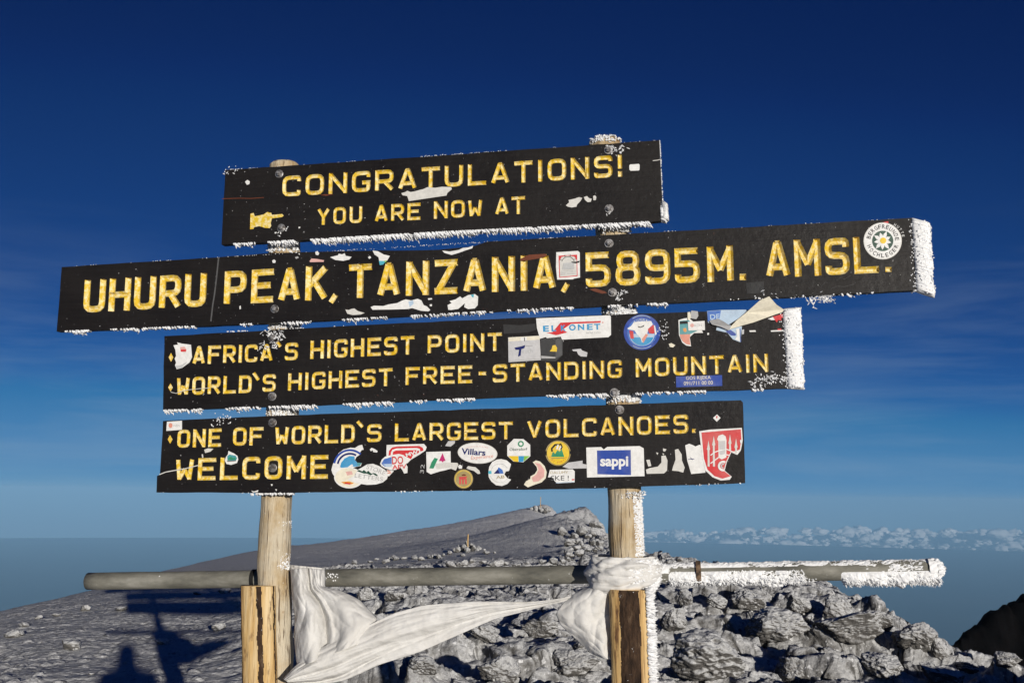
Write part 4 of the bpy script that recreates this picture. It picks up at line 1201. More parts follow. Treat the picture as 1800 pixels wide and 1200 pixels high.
s.poly(oc, "white").poly([(850, 458), (985, 458), (985, 535), (922, 528)], "yellow").poly([(985, 458), (1060, 458), (1050, 535), (990, 535)], "skyblue").poly([(1060, 458), (1135, 458), (1055, 532)], "lime")
s.ring(1018, 298, 22, 40, "green", 0, 358).text("Obersdorf", (870, 390), (1105, 382), 36, "darkgreen").build()
s = Sticker(B4, "sticker", "round orange yellow badge with a green mountain emblem", 0, Z12)
s.ellipse(1508, 420, 168, 174, "black").ring(1508, 420, 152, 166, "gold", 5, 170).ring(1508, 420, 152, 166, "gold", 190, 350).ellipse(1508, 420, 148, 152, "yellow").poly([(1415, 470), (1440, 400), (1470, 430), (1500, 380), (1530, 400), (1555, 360), (1590, 470)], "green")
s.line([(1430, 400), (1425, 360), (1470, 310), (1510, 310)], 24, "black").line([(1500, 320), (1545, 300), (1560, 340), (1540, 370)], 22, "black").line([(1490, 370), (1510, 310)], 22, "white").line([(1520, 380), (1545, 330)], 20, "white").line([(1420, 490), (1590, 485)], 12, "gold").arc_text("FORT PORTAL", 1508, 420, 108, 155, 25, 24, "orange", True).build()
s = Sticker(B4, "sticker", "round gold badge with a red letter m", 0, Z12)
s.ellipse(262, 760, 125, 126, "gold").ellipse(262, 760, 112, 113, "yellow").ellipse(262, 760, 104, 105, "gold").text("m", (205, 822), (305, 822), 118, "red", fat=.04).line([(200, 740), (310, 732)], 14, "red").poly([(235, 705), (265, 695), (300, 705), (285, 718), (245, 718)], "rust").build()
s = Sticker(B4, "sticker", "round white badge with a bite out of its right side and a blue peak", 0, Z12)
s.poly([(588, 680), (600, 600), (640, 535), (700, 505), (760, 498), (830, 515), (888, 565), (870, 625), (860, 655), (820, 660), (800, 700), (840, 750), (888, 768), (840, 825), (770, 852), (690, 842), (630, 795), (595, 740)], "white")
s.poly([(590, 655), (630, 652), (632, 695), (590, 695)], "cyan").poly([(680, 690), (725, 605), (775, 640), (790, 690)], "midblue").poly([(660, 690), (715, 630), (740, 690)], "navy").ring(740, 675, 112, 118, "lightgrey", 190, 330).ring(740, 675, 128, 132, "lightgrey", 20, 160).text("AB", (695, 760), (805, 750), 40, "gold").build()
s = Sticker(B4, "sticker", "crescent remnant of a round cream sticker", 0, Z12)
s.poly([(1175, 540), (1215, 515), (1270, 530), (1330, 590), (1358, 670), (1345, 750), (1290, 805), (1200, 835), (1110, 870), (1058, 835), (1085, 790), (1140, 760), (1145, 725), (1200, 695), (1235, 640), (1225, 600)], "cream")
s.poly([(1195, 545), (1270, 560), (1330, 640), (1325, 730), (1250, 790), (1180, 800), (1160, 745), (1220, 700), (1250, 640), (1235, 590)], "pink").build()
s = Sticker(B4, "sticker", "torn white label with grey capitals under the orange badge", 0, Z12)
s.poly([(1375, 740), (1400, 640), (1700, 632), (1728, 660), (1725, 805), (1500, 818), (1465, 790), (1420, 735)], "white").text("DALUMY", (1408, 694), (1640, 690), 34, "gold").text("SKE !", (1412, 780), (1650, 778), 62, "darkgrey", fat=.005).line([(1690, 770), (1722, 768)], 16, "red").line([(1480, 812), (1722, 800)], 8, "paleblue").build()
scrap(B4, Z12, [(1565, 600), (1640, 545), (1830, 518), (1830, 560), (1980, 590), (1900, 620), (1650, 625)], "silver", "silvery strip running to the blue square").build()
s = Sticker(B4, "sticker", "large white sticker with a deep blue square and one white word", 1, Z13)
s.poly([(172, 372), (320, 368), (345, 392), (380, 366), (700, 358), (740, 380), (748, 655), (180, 668)], "white").poly([(278, 402), (612, 396), (615, 645), (282, 636)], "blue").text("sappi", (310, 552), (588, 552), 96, "white", fat=.035).build()
for pts, lab in (([(765, 495), (800, 492), (815, 555), (785, 560)], None), ([(762, 590), (800, 575), (880, 560), (915, 520), (915, 455), (955, 450), (975, 500), (970, 600), (940, 628), (770, 632)], "torn remnant shaped like a boot"),
                 ([(1048, 395), (1080, 385), (1115, 440), (1118, 500), (1145, 570), (1130, 620), (1080, 605), (1020, 600), (1030, 560), (1055, 490)], "torn remnant shaped like a bell"),
                 ([(862, 420), (885, 425), (875, 445)], None), ([(930, 380), (965, 390), (950, 412), (932, 408)], None), ([(922, 430), (942, 432), (936, 450)], None)):
    scrap(B4, Z13, pts, "offwhite", lab).build()
s = Sticker(B4, "sticker", "torn blank white sticker beside the red shield", 0, Z13)
s.poly([(1150, 350), (1190, 335), (1230, 350), (1250, 362), (1290, 345), (1330, 360), (1350, 620), (1210, 634), (1170, 500), (1160, 420)], "white").line([(1180, 490), (1240, 485)], 6, "navy").line([(1200, 470), (1225, 495)], 5, "navy").build()
s = Sticker(B4, "sticker", "red shield sticker with a white castle and spires, torn at the right", 1, Z13)
s.poly([(1288, 212), (1400, 195), (1540, 188), (1710, 178), (1718, 300), (1700, 400), (1665, 445), (1605, 420), (1560, 520), (1540, 600), (1610, 660), (1590, 690), (1500, 698), (1420, 665), (1350, 600), (1320, 480)], "white")
s.poly([(1310, 225), (1540, 205), (1700, 192), (1706, 290), (1690, 390), (1660, 405), (1600, 415), (1555, 510), (1530, 600), (1600, 655), (1520, 680), (1440, 655), (1370, 590), (1335, 480)], "red")
s.poly([(1465, 290), (1480, 255), (1520, 242), (1550, 262), (1558, 300), (1556, 470), (1510, 490), (1480, 470), (1478, 310)], "white").poly([(1482, 310), (1545, 305), (1545, 440), (1490, 445)], "silver")
for x, y0, y1 in ((1380, 300, 560), (1432, 255, 560), (1592, 240, 400), (1652, 280, 430)):
    s.poly([(x, y0), (x + 10, y0 + 60), (x + 16, y0 + 90), (x + 9, y0 + 100), (x + 12, y1), (x - 8, y1), (x - 9, y0 + 100), (x - 16, y0 + 90), (x - 9, y0 + 60)], "offwhite"); s.z -= .0002
s.z += .0003
s.line([(1400, 450), (1440, 420), (1490, 400), (1560, 390), (1630, 420)], 10, "white").line([(1400, 530), (1480, 470), (1540, 440), (1590, 450)], 10, "white").ring(1525, 555, 30, 52, "white", 80, 300).ring(1525, 555, 12, 24, "silver", 80, 300)
s.poly([(1690, 300), (1718, 290), (1712, 335), (1695, 330)], "white").build()
s = Sticker(B4, "sticker", "tiny white diamond with a red mark in the upper right corner", 0, Z13)
s.poly([(1425, 80), (1465, 45), (1500, 80), (1462, 118)], "white").poly([(1455, 62), (1470, 60), (1468, 82), (1458, 85)], "red").build()

# ------------------------------------------------------------------ rime: feathers of ice grown by the wind
rs_ = np.random.RandomState(21)
_prof = ((0, .55), (.18, .95), (.5, .9), (.8, .55), (1, .06))
def feathers(name, items, parent, label=None, m=None, squash=1.0):
    """items: (base, direction, length, width); every feather is a little tapered blade"""
    seg = 5; VV, FF = [], []
    for base, d, ln, w in items:
        d = Vector(d).normalized()
        e1 = d.orthogonal().normalized(); e2 = d.cross(e1)
        a0 = rs_.rand() * 6.28; b = len(VV); bend = Vector(rs_.normal(size=3)) * ln * .12
        for t, r in _prof:
            for k in range(seg):
                a = a0 + 6.2832 * k / seg
                q = w * .5 * r * (1 + .35 * (rs_.rand() - .5))
                VV.append(tuple(base + d * (ln * (t - .08)) + bend * t * t + e1 * (math.cos(a) * q) + e2 * (math.sin(a) * q * squash)))
        for i in range(len(_prof) - 1):
            for k in range(seg):
                j = (k + 1) % seg
                FF.append((b + i * seg + k, b + i * seg + j, b + (i + 1) * seg + j, b + (i + 1) * seg + k))
    return tag(link(name, mesh_np(name, VV, FF, m or M_RIME), parent), label, kind='stuff')

def along(poly, n):
    P = [Vector(p) for p in poly]; L = [(b - a).length for a, b in zip(P[:-1], P[1:])]; T = sum(L)
    for _ in range(n):
        s = rs_.rand() * T
        for a, b, l in zip(P[:-1], P[1:], L):
            if s <= l: yield a.lerp(b, s / l); break
            s -= l

def edge_items(poly, n, ln, cover, seed, w=.0075, dirn=(.62, -.78, .12), thick=.030, up=0.0):
    out = []
    for p in along(poly, n):
        g = float(noise3(np.array([p.x * .021]), np.array([seed * 3.1]), np.array([.5]))[0]) + .35 * float(noise3(np.array([p.x * .11]), np.array([seed * 7.7]), np.array([.2]))[0])
        if g < cover: continue
        k = min(1.0, .35 + (g - cover) * 1.3) * (.55 + .75 * rs_.rand())
        o = -thick * rs_.rand() ** 1.4 + .003
        d = SU * (dirn[0] + .22 * rs_.randn()) + SV * (dirn[1] + .15 * rs_.randn()) + SN * (dirn[2] + .22 * rs_.randn())
        out.append((lift(p.x, p.y + up, 0) + SN * o, d, ln * k, w * (.7 + .7 * rs_.rand())))
    return out

def crust(name, tl, bl, tr, br, parent, label=None):
    """a solid ribbed slab of rime on a board's right hand end"""
    N = 150; pr = [(-.02, .003), (.12, .007), (.35, .010), (.6, .011), (.8, .009), (.93, .003), (1.0, -.008), (1.02, -.018), (1.0, -.028), (.8, -.038), (.4, -.038), (-.02, -.034)]
    V = []
    for i in range(N + 1):
        t = i / N; a = Vector(tl).lerp(Vector(bl), t); b = Vector(tr).lerp(Vector(br), t)
        g = fbm(np.array([t * 26.]), np.array([tl[0] * .1]), np.array([0.]), 4, .7)[0]; g2 = fbm(np.array([t * 9.]), np.array([tl[0] * .2]), np.array([2.]), 3, .6)[0]
        edge = min(1, min(t, 1 - t) * 40)
        for k, o in pr:
            f = k * (1 + .06 * g2 + .05 * g)
            q = a.lerp(b, f)
            rib = fbm(np.array([t * 70. + f * 3]), np.array([f * 2.5 + tl[0]]), np.array([o * 30]), 4, .7)[0]
            V.append(tuple(lift(q.x, q.y) + SN * ((o + .014) * (.45 + .55 * edge) - .014 + .0042 * rib)))
    F = [tuple(f) for f in grid_faces(len(pr), N + 1, True)] + [tuple(range(len(pr))), tuple(N * len(pr) + q for q in range(len(pr)))[::-1]]
    me = mesh_py(name, V, F, M_RIME, smooth=True)
    bm = bmesh.new(); bm.from_mesh(me); bmesh.ops.recalc_face_normals(bm, faces=bm.faces); bm.to_mesh(me); bm.free()
    return tag(link(name, me, parent), label, kind='stuff')

def crust_hair(tl, bl, tr, br, n, ln=.010, w=.006):
    out = []
    for _ in range(n):
        t = rs_.rand(); f = rs_.rand() ** .6
        q = Vector(tl).lerp(Vector(bl), t).lerp(Vector(tr).lerp(Vector(br), t), f)
        o = .004 * (1 - f) + (.006 - .036 * rs_.rand() if f > .85 else .007)
        out.append((lift(q.x, q.y) + SN * o, SU + SV * (.12 * rs_.randn() - .1) + SN * .25, ln * (.5 + .8 * rs_.rand()), w * (.6 + .7 * rs_.rand())))
    for _ in range(n // 3):
        t = rs_.rand(); q = Vector(tl).lerp(Vector(bl), t)
        out.append((lift(q.x - 2 + 3 * rs_.randn(), q.y, .0), SU + SV * .3 * rs_.randn() + SN * .5, ln * (.4 + .8 * rs_.rand()), w * .9))
    return out

def end_items(tl, bl, n, ln, w=.011, thick=.034):
    """the thick crust that juts out from a board's right hand end"""
    out = []
    for _ in range(n):
        t = rs_.rand(); p = Vector(tl).lerp(Vector(bl), t)
        o = .004 - thick * rs_.rand()
        d = SU * 1 + SV * (.02 - .28 * t + .12 * rs_.randn()) + SN * (.10 * rs_.randn())
        out.append((lift(p.x - 3, p.y) + SN * o, d, ln * (.88 + .24 * rs_.rand()), w * (.7 + .8 * rs_.rand())))
    return out

def spot_items(pts, n, spread, ln, w=.007, off=0.0):
    out = []
    for x, y in pts:
        for _ in range(n):
            a, b = rs_.randn(2) * spread
            d = SU * (.5 + .5 * rs_.randn()) + SV * (-.2 + .5 * rs_.randn()) + SN * .45
            out.append((lift(x + a, y + b, off), d, ln * (.5 + .8 * rs_.rand()), w * .62 * (.6 + .7 * rs_.rand())))
    return out

feathers("rime_ice", edge_items([(389.5, 429.5), (480, 424.5), (780, 407.5), (1140, 390)], 1900, .024, -.30, 1, .0068) + edge_items([(396, 299), (780, 273), (1159, 247)], 520, .0035, -.1, 9, .0030, (.3, .7, .2), .02)
         + edge_items([(1159, 247), (1166, 387)], 160, .005, -.3, 12, .004, (.9, 0, .2), .02) + spot_items([(1077, 264), (1072, 258), (1090, 262)], 14, 4.5, .012) + end_items((1164, 356), (1165.5, 388), 90, .020)
         + spot_items([(398, 302), (412, 301), (1071, 377)], 6, 3, .008) + spot_items([(500, 402), (488, 408)], 8, 3, .008), B1, "white rime fringe along the lower edge")
feathers("rime_ice", edge_items([(99.5, 582), (500, 566.5), (900, 544.5), (1215, 530)], 1700, .020, -.12, 2, .0065) + edge_items([(1240, 528), (1612, 510)], 160, .014, .05, 3)
         + spot_items([(1445, 522), (1430, 523), (1458, 521)], 26, 6, .018, .008, -.012) + crust_hair((1603.5, 383), (1612, 510.5), (1637, 392), (1644, 521), 260, .0055, .0055) + edge_items([(108, 469), (380, 453), (857, 425), (1603, 383)], 620, .0035, -.05, 8, .0030, (.3, .7, .2), .02)
         + spot_items([(1092, 517), (1085, 523), (1097, 513)], 10, 2.5, .010) + spot_items([(1345, 524)], 20, 9, .010), B2, "thick white rime crust on the right end and a fringe below")
feathers("rime_ice", edge_items([(286.5, 720.5), (600, 709.5), (900, 696.5), (1387, 682)], 1600, .021, -.16, 4, .0065) + crust_hair((1377, 543), (1386, 682), (1408, 540), (1415, 683.5), 260, .0055, .0055)
         + spot_items([(478, 588), (486, 592), (470, 583), (482, 604), (460, 606), (492, 585)], 16, 5, .014) + edge_items([(400, 583), (640, 571)], 160, .008, .0, 6, .005, (.3, .3, .6), .01)
         + spot_items([(1337, 668), (1350, 670), (1360, 665), (1375, 664), (1322, 674)], 22, 5, .010) + spot_items([(1084, 694)], 10, 2.5, .008) + spot_items([(1168, 578), (1162, 585), (1172, 590), (1166, 570)], 7, 5, .008),
         B3, "thick white rime crust on the right end and a fringe below")
feathers("rime_ice", edge_items([(275, 864.5), (480, 865.5), (800, 861.5), (1310, 848)], 260, .007, .1, 5, .004) + edge_items([(1302, 703.5), (1310, 848)], 120, .005, -.1, 14, .004, (.9, 0, .2), .02)
         + spot_items([(385, 738), (395, 735), (405, 737), (378, 741)], 8, 5, .008) + edge_items([(440, 867), (515, 866)], 60, .010, -.5, 15), B4, "thin rime along the edges")

crust("rime_ice", (1603, 382), (1612, 511), (1637, 391), (1644, 521.5), B2, "solid ribbed rime crust on the board's end")
crust("rime_ice", (1376, 542), (1386, 682.5), (1408, 539.5), (1415, 684), B3, "solid ribbed rime crust on the board's end")
crust("rime_ice", (1163, 352), (1165, 388), (1173.5, 358), (1175.5, 386), B1, "lump of rime at the lower right corner")

def post_frost(obj, px0, px1, y0, y1, n, ln, w=.010, side=.5, r=R_POST):
    out = []
    for _ in range(int(n * 2.6)):
        x, y = px0 + (px1 - px0) * rs_.rand(), y0 + (y1 - y0) * rs_.rand()
        mid = (px0 + px1) / 2; f = max(-1, min(1, (x - mid) / max(1, (px1 - px0) / 2)))
        a = math.asin(f * .98)
        c = on(mid, y, -.032 - r)
        nrm = SU * math.sin(a) + SN * math.cos(a)
        out.append((c + nrm * (r * .97), nrm * .8 + SU * side + SV * (-.35 + .3 * rs_.randn()), ln * (.4 + .7 * rs_.rand()), w * .62 * (.7 + .7 * rs_.rand())))
    return out
feathers("rime_ice", post_frost(POST_L, 473, 529, 428, 447, 90, .016, .012) + post_frost(POST_L, 474, 528, 566, 580, 60, .016, .012) + post_frost(POST_L, 470, 526, 710, 731, 90, .014, .013), POST_L, "rime between the boards")
def side_frost(pts, r, n, ln, w=.008, off=-.032 - R_POST):
    out = []
    for p in along(pts, n * 9):
        c = on(p.x, p.y, off); a = math.radians(rs_.uniform(35, 110))
        nrm = SU * math.sin(a) + SN * math.cos(a)
        out.append((c + nrm * r, SU * 1 + SV * (-.2 + .35 * rs_.randn()) + SN * .3 * rs_.randn(), ln * .7 * (.4 + .9 * rs_.rand()), w * .55 * (.6 + .8 * rs_.rand())))
    return out
feathers("rime_ice", side_frost([(483, 915), (481, 940), (480.5, 1000)], .058, 70, .009, .008), POST_L, "rime down the right side")
feathers("rime_ice", post_frost(POST_R, 1050, 1112, 392, 412, 120, .020, .013) + post_frost(POST_R, 1058, 1118, 543, 558, 90, .018, .012) + post_frost(POST_R, 1064, 1128, 687, 707, 110, .016, .013)
         + post_frost(POST_R, 1034, 1096, 246, 256, 50, .010, .010) + side_frost([(1096, 866), (1098, 900), (1101, 975)], .058, 150, .012, .008) + post_frost(POST_R, 1080, 1130, 862, 875, 30, .010, .008), POST_R, "rime between the boards and down the right side")
def stake_frost(n):
    out = []
    for p in along([(1138, 1036), (1141, 1120), (1144, 1205)], n):
        o = .015 - .075 * rs_.rand()
        b = on(p.x - 2, p.y, o)
        out.append((b, SU * 1 + SV * (-.1 + .45 * rs_.randn()) + SN * .3 * rs_.randn(), (.030) * (.5 + .7 * rs_.rand()), .011 * (.6 + .8 * rs_.rand())))
    return out
_st = [c for c in SIGN.children if c.name.startswith("stake")][-1]
feathers("rime_ice", stake_frost(900), _st, "thick rime down the right side")

# rime on the pipe
d_ = (PB - PA).normalized(); ax = d_; upv = ax.cross(SN).normalized()
if upv.z < 0: upv = -upv
fr_ = ax.cross(upv).normalized()
if fr_.dot(SN) < 0: fr_ = -fr_
LEN_ = (PB - PA).length
def pipe_items(f0, f1, n, a0, a1, ln, w, cover, seed, lean=.6):
    out = []
    for _ in range(int(n * 1.9)):
        f = f0 + (f1 - f0) * rs_.rand(); a = math.radians(rs_.uniform(a0, a1))
        g = float(noise3(np.array([f * 34]), np.array([seed * 2.3]), np.array([.4]))[0])
        if g < cover: continue
        nrm = upv * math.cos(a) + fr_ * math.sin(a)
        out.append((PA + ax * (LEN_ * f) + nrm * (R_PIPE * .97), nrm * .8 + ax * (lean + .25 * rs_.randn()) + upv * -.15, ln * .8 * (.4 + .75 * rs_.rand()), w * .85 * (.6 + .8 * rs_.rand())))
    return out
def pipe_shell(f0, f1, mid, span, thick, cover, seed, drop=0.0):
    """a fused crust of rime on one side of the pipe, thickest at angle mid"""
    nf, na = int(1500 * (f1 - f0)) + 20, 44
    f = np.linspace(f0, f1, nf)[:, None] + np.zeros((1, na)); w = np.linspace(-1, 1, na)[None, :] + np.zeros((nf, 1))
    a = np.radians(mid + span * w)
    g = .55 + .9 * noise3(f * 60, w * .8, f * 0 + seed) + .55 * fbm(f * 190 + w * 1.5, w * 3, f * 0 + seed + 3, 4, .65) - cover
    ends = np.minimum(1, np.minimum(f - f0, f1 - f) * 60)
    g = np.clip(g, 0, 1.2) * np.clip(1 - w ** 2, 0, 1) ** .6 * ends
    r = R_PIPE * .985 + thick * g
    lean = .6 * thick * g
    V = (np.array(PA) + np.array(ax) * (LEN_ * f + lean)[..., None] + np.array(upv) * (np.cos(a) * r - drop * g)[..., None] + np.array(fr_) * (np.sin(a) * r)[..., None]).reshape(-1, 3)
    o = link("rime_ice", mesh_np("rime_ice", V, grid_faces(na, nf), M_RIME), PIPE); o.matrix_parent_inverse = Matrix.Translation(-PA)
    return tag(o, "fused rime crust", kind='stuff')
pipe_shell(.712, .862, 140, 62, .015, .15, 2, .006)
pipe_shell(.66, .712, 150, 50, .010, .30, 5, .004)
pipe_shell(.898, 1.0, 150, 58, .017, .0, 7, .010)
pipe_shell(.70, 1.0, 0, 55, .006, .25, 9)
pipe_shell(.915, .985, 60, 40, .007, .60, 12)
pipe_shell(.655, .715, 20, 70, .010, .35, 15)
def pipe_cap():
    nr, na = 24, 60; V = []
    for i in range(nr):
        q = i / (nr - 1)
        for k in range(na):
            t = 2 * math.pi * k / na
            n_ = upv * math.cos(t) + fr_ * math.sin(t)
            g = 1 + .22 * float(fbm(np.array([q * 5 + 3]), np.array([math.cos(t) * 3]), np.array([math.sin(t) * 3]), 4, .65)[0])
            rad = R_PIPE * 1.16 * math.sin(q * math.pi / 2 * 1.12) * (1 + .12 * (g - 1) * 4)
            V.append(tuple(PB + ax * (-.03 + .055 * max(0, math.cos(q * math.pi / 2 * 1.12)) * g) + n_ * rad))
    o = link("rime_ice", mesh_np("rime_ice", V, grid_faces(na, nr, True), M_RIME), PIPE); o.matrix_parent_inverse = Matrix.Translation(-PA)
    tag(o, "rounded cap of rime on the pipe's end", kind='stuff')
pipe_cap()
it = pipe_items(.68, 1.0, 420, -40, 40, .006, .0035, -.3, 1, .2) + pipe_items(.712, .86, 900, 115, 185, .020, .0058, -.45, 2) + pipe_items(.715, .86, 200, 75, 120, .007, .006, -.1, 3)
it += pipe_items(.86, .91, 40, 130, 180, .010, .006, .1, 4) + pipe_items(.90, 1.0, 900, 130, 190, .032, .0068, -.6, 5) + pipe_items(.90, 1.0, 110, 40, 110, .006, .006, .05, 6)
it += pipe_items(.27, .35, 60, 50, 110, .005, .007, .15, 8, .2) + pipe_items(.66, .71, 90, -60, 60, .008, .006, -.2, 9)
for _ in range(420):
    a = rs_.rand() * 6.283; q = math.sqrt(rs_.rand()) * R_PIPE
    it.append((PB - ax * .004 + (upv * math.cos(a) + fr_ * math.sin(a)) * q, ax + (upv * math.cos(a) + fr_ * math.sin(a)) * (q / R_PIPE) * .4, .026 * (1.1 - .6 * q / R_PIPE) * (.8 + .35 * rs_.rand()), .005))
feathers("rime_ice", it, PIPE, "rime feathers along the right end").matrix_parent_inverse = Matrix.Translation(-PA)

# ------------------------------------------------------------------ white cloth tied to the posts
M_CLOTH = mat("white_cotton", (.74, .73, .70), 0.85, 0.1)
_t = NT(M_CLOTH); _w = _t.coord()
_t.color(_t.ramp(_t.noise(_w, 9, 5, .6), [(.3, (.80, .785, .75)), (.7, (.90, .895, .875))]))
_vo = _t.n('ShaderNodeTexVoronoi', Scale=17.0); _vo.feature = 'F1'; _t.l(_t.coord((1, 1, 1.5)), _vo.inputs['Vector'])
_v2 = _t.n('ShaderNodeTexVoronoi', Scale=41.0); _v2.feature = 'F1'; _t.l(_w, _v2.inputs['Vector'])
_cr = _t.math('ADD', _t.math('ADD', _vo.outputs['Distance'], _t.math('MULTIPLY', _v2.outputs['Distance'], .4)), _t.math('MULTIPLY', _t.noise(_w, 9, 4, .6, 1.0), .9))
_t.normal(_t.bump(_t.noise(_t.coord((1, 1, 1)), 420, 2, .5), .25, .001, _t.bump(_cr, .42, .015)))
_tr = _t.n('ShaderNodeBsdfTranslucent'); _tr.inputs['Color'].default_value = (.7, .69, .66, 1)
_mx = _t.n('ShaderNodeMixShader'); _mx.inputs[0].default_value = .30
_mo = [q for q in M_CLOTH.node_tree.nodes if q.type == 'OUTPUT_MATERIAL'][0]
_t.l(_t.b.outputs[0], _mx.inputs[1]); _t.l(_tr.outputs[0], _mx.inputs[2]); _t.l(_mx.outputs[0], _mo.inputs['Surface'])

def resample(P, n):
    """n points along a smooth line through the photo points P"""
    P = np.array(P, float); L = np.concatenate([[0], np.cumsum(np.hypot(*np.diff(P, axis=0).T))])
    s = np.linspace(0, L[-1], n); Q = np.stack([np.interp(s, L, P[:, 0]), np.interp(s, L, P[:, 1])], -1)
    k = max(3, n // 14) | 1; ker = np.hanning(k + 2)[1:-1]; ker /= ker.sum()
    pad = k // 2
    R = np.stack([np.convolve(np.concatenate([2 * Q[0, c] - Q[pad:0:-1, c], Q[:, c], 2 * Q[-1, c] - Q[-2:-pad - 2:-1, c]]), ker, 'valid') for c in (0, 1)], -1)
    return R[:n]

def sheet(name, A, B, off, parent, label, ns=150, nt=60):
    A, B = resample(A, ns), resample(B, ns)
    s = np.linspace(0, 1, ns)[:, None]; t = np.linspace(0, 1, nt)[None, :]
    X = A[:, None, :] * (1 - t[..., None]) + B[:, None, :] * t[..., None]
    O = off(s, t) * np.ones((ns, nt))
    V = np.array([tuple(on(X[i, j, 0], X[i, j, 1], O[i, j])) for i in range(ns) for j in range(nt)])
    o = link(name, mesh_np(name, V, grid_faces(nt, ns), M_CLOTH), parent)
    md = o.modifiers.new("thickness", 'SOLIDIFY'); md.thickness = .0012
    return tag(o, label)

CL = on(560, 1180, -.02); CL = Vector((CL.x, CL.y, CL.z))
CLOTH = empty("cloth_banner", CL, "long white cloth blown from the left post across to the right post", "cloth")
def cloth_part(*a, **k):
    o = sheet(*a, **k); o.matrix_parent_inverse = Matrix.Translation(-CL); return o
N2 = lambda s, t, a, b, c: fbm(s * a + t * 0, t * b + s * 0, s * 0 + t * 0 + c, 4, .55)
def crease(s, t, a, b, c): return np.abs(noise3(s * a + t * .8, t * b + s * .6, s * 0 + c)) ** .8 + .5 * np.abs(noise3(s * a * 2.3 - t, t * b * 2.1, s * 0 + c + 4)) ** .8
def ridge_(x): return np.abs(np.sin(x)) ** .7
# the sash
cloth_part("sash", [(497, 1192), (520, 1168), (560, 1140), (600, 1118), (645, 1100), (690, 1077), (745, 1063), (833, 1056), (933, 1057), (985, 1052), (1008, 1046), (1036, 1040)],
           [(508, 1200), (560, 1202), (600, 1197), (628, 1186), (668, 1167), (733, 1147), (800, 1118), (867, 1088), (933, 1071), (985, 1058), (1010, 1052), (1038, 1048)],
           lambda s, t: .035 - .10 * s + (1 - s ** 3) * (.034 * ridge_(2.6 * t + 1.1 * s + .7) + .011 * ridge_(5.2 * t - 1.6 * s + .3) + .016 * crease(s, t, 2.5, 3.2, 2) + .024 * np.sin(np.pi * t)), CLOTH, "twisted sash sweeping up to the right", ns=220, nt=70)
# hanging lobes beside the left post
cloth_part("hanging_fold", [(511, 1000), (513, 1040), (519, 1085), (517, 1120), (520, 1150), (523, 1172)], [(541, 997), (545, 1036), (566, 1062), (576, 1100), (578, 1130), (573, 1155)],
           lambda s, t: -.055 + .10 * s * np.sin(np.pi * (.25 + .6 * t)) + .05 * np.sin(np.pi * t) + .020 * crease(s, t, 1.8, 1.5, 7), CLOTH, "fold hanging close beside the post", ns=90, nt=50)
cloth_part("hanging_fold", [(541, 998), (545, 1035), (560, 1058), (571, 1090), (572, 1125), (566, 1155)], [(570, 1001), (571, 1032), (600, 1038), (633, 1054), (664, 1088), (640, 1128)],
           lambda s, t: -.07 + .12 * s * np.sin(np.pi * (.2 + .55 * t)) + .045 * np.sin(np.pi * t) ** .8 + .022 * crease(s, t, 1.7, 1.6, 4) + .02 * np.exp(-((t - .12) / .06) ** 2), CLOTH, "wide fold puffed out by the wind", ns=90, nt=60)
cloth_part("knot", [(508, 992), (512, 1010), (512, 1040)], [(571, 998), (572, 1016), (571, 1036)],
           lambda s, t: -.125 + .052 * np.sin(np.pi * t) ** .5 + .012 * ridge_(4.5 * t + 1) + .016 * crease(s, t, 3, 4, 1), CLOTH, "cloth wound round the pipe", ns=40, nt=60)
# dark gap below the fold: the underside turned to the ground
cloth_part("hanging_fold", [(520, 1172), (560, 1152), (600, 1136), (640, 1112), (668, 1088)], [(505, 1205), (545, 1170), (590, 1148), (632, 1124), (664, 1094)],
           lambda s, t: .045 - .05 * t - .03 * s + .006 * N2(s, t, 4, 3, 9), CLOTH, "shaded underside rolled above the sash", ns=70, nt=16)

CR = on(1104, 1020, -.09)
WRAP = empty("cloth_wrap", CR, "white cloth knotted round the right post over the pipe, crusted with rime", "cloth")
def wrap_mesh():
    ny, na = 46, 90; V = []
    for i in range(ny):
        f = i / (ny - 1); y = 977 + 60 * f
        c = on(1098 - 4 * (1 - f), y, -.10)
        for k in range(na):
            a = math.radians(-172 + 344 * k / (na - 1))
            bul = math.sin(math.pi * min(1, .12 + .80 * f)) ** .45
            r = .068 + .052 * bul
            ff = .012 * float(fbm(np.array([a * 1.2 + f * 2]), np.array([f * 4.2 - a]), np.array([3.]), 4)[0])
            ff += .018 * float(crease(np.array([f * 3.2]), np.array([a * .8]), 1, 1.6, 3.3)[0])
            sk = -.018 * math.sin(a) * (1 - f)
            V.append(tuple(c + SU * ((r + ff) * math.sin(a) * .99) + SN * ((r * .88 + ff) * math.cos(a)) + SV * (sk + .02 * math.sin(a))))
    return mesh_np("band", V, grid_faces(na, ny), M_CLOTH)
def wrap_part(o, label=None):
    o.parent = WRAP; o.matrix_parent_inverse = Matrix.Translation(-CR); return tag(o, label)
o = link("band", wrap_mesh()); md = o.modifiers.new("thickness", 'SOLIDIFY'); md.thickness = .004
wrap_part(o, "band wound round post and pipe")
wrap_part(sheet("hanging_fold", [(1034, 1030), (1008, 1044), (988, 1062), (977, 1078), (986, 1098), (1012, 1122), (1040, 1148), (1060, 1156)], [(1082, 1032), (1080, 1050), (1080, 1070), (1080, 1090), (1080, 1110), (1080, 1130), (1080, 1150), (1080, 1160)],
          lambda s, t: -.085 + .055 * np.sin(np.pi * np.clip(t * .9 + .05, 0, 1)) * (1 - .3 * s) + .016 * ridge_(4.5 * s + 1.6 * t) + .020 * crease(s, t, 2.2, 1.7, 5), None, None, ns=90, nt=60), "fold hanging left of the stake")
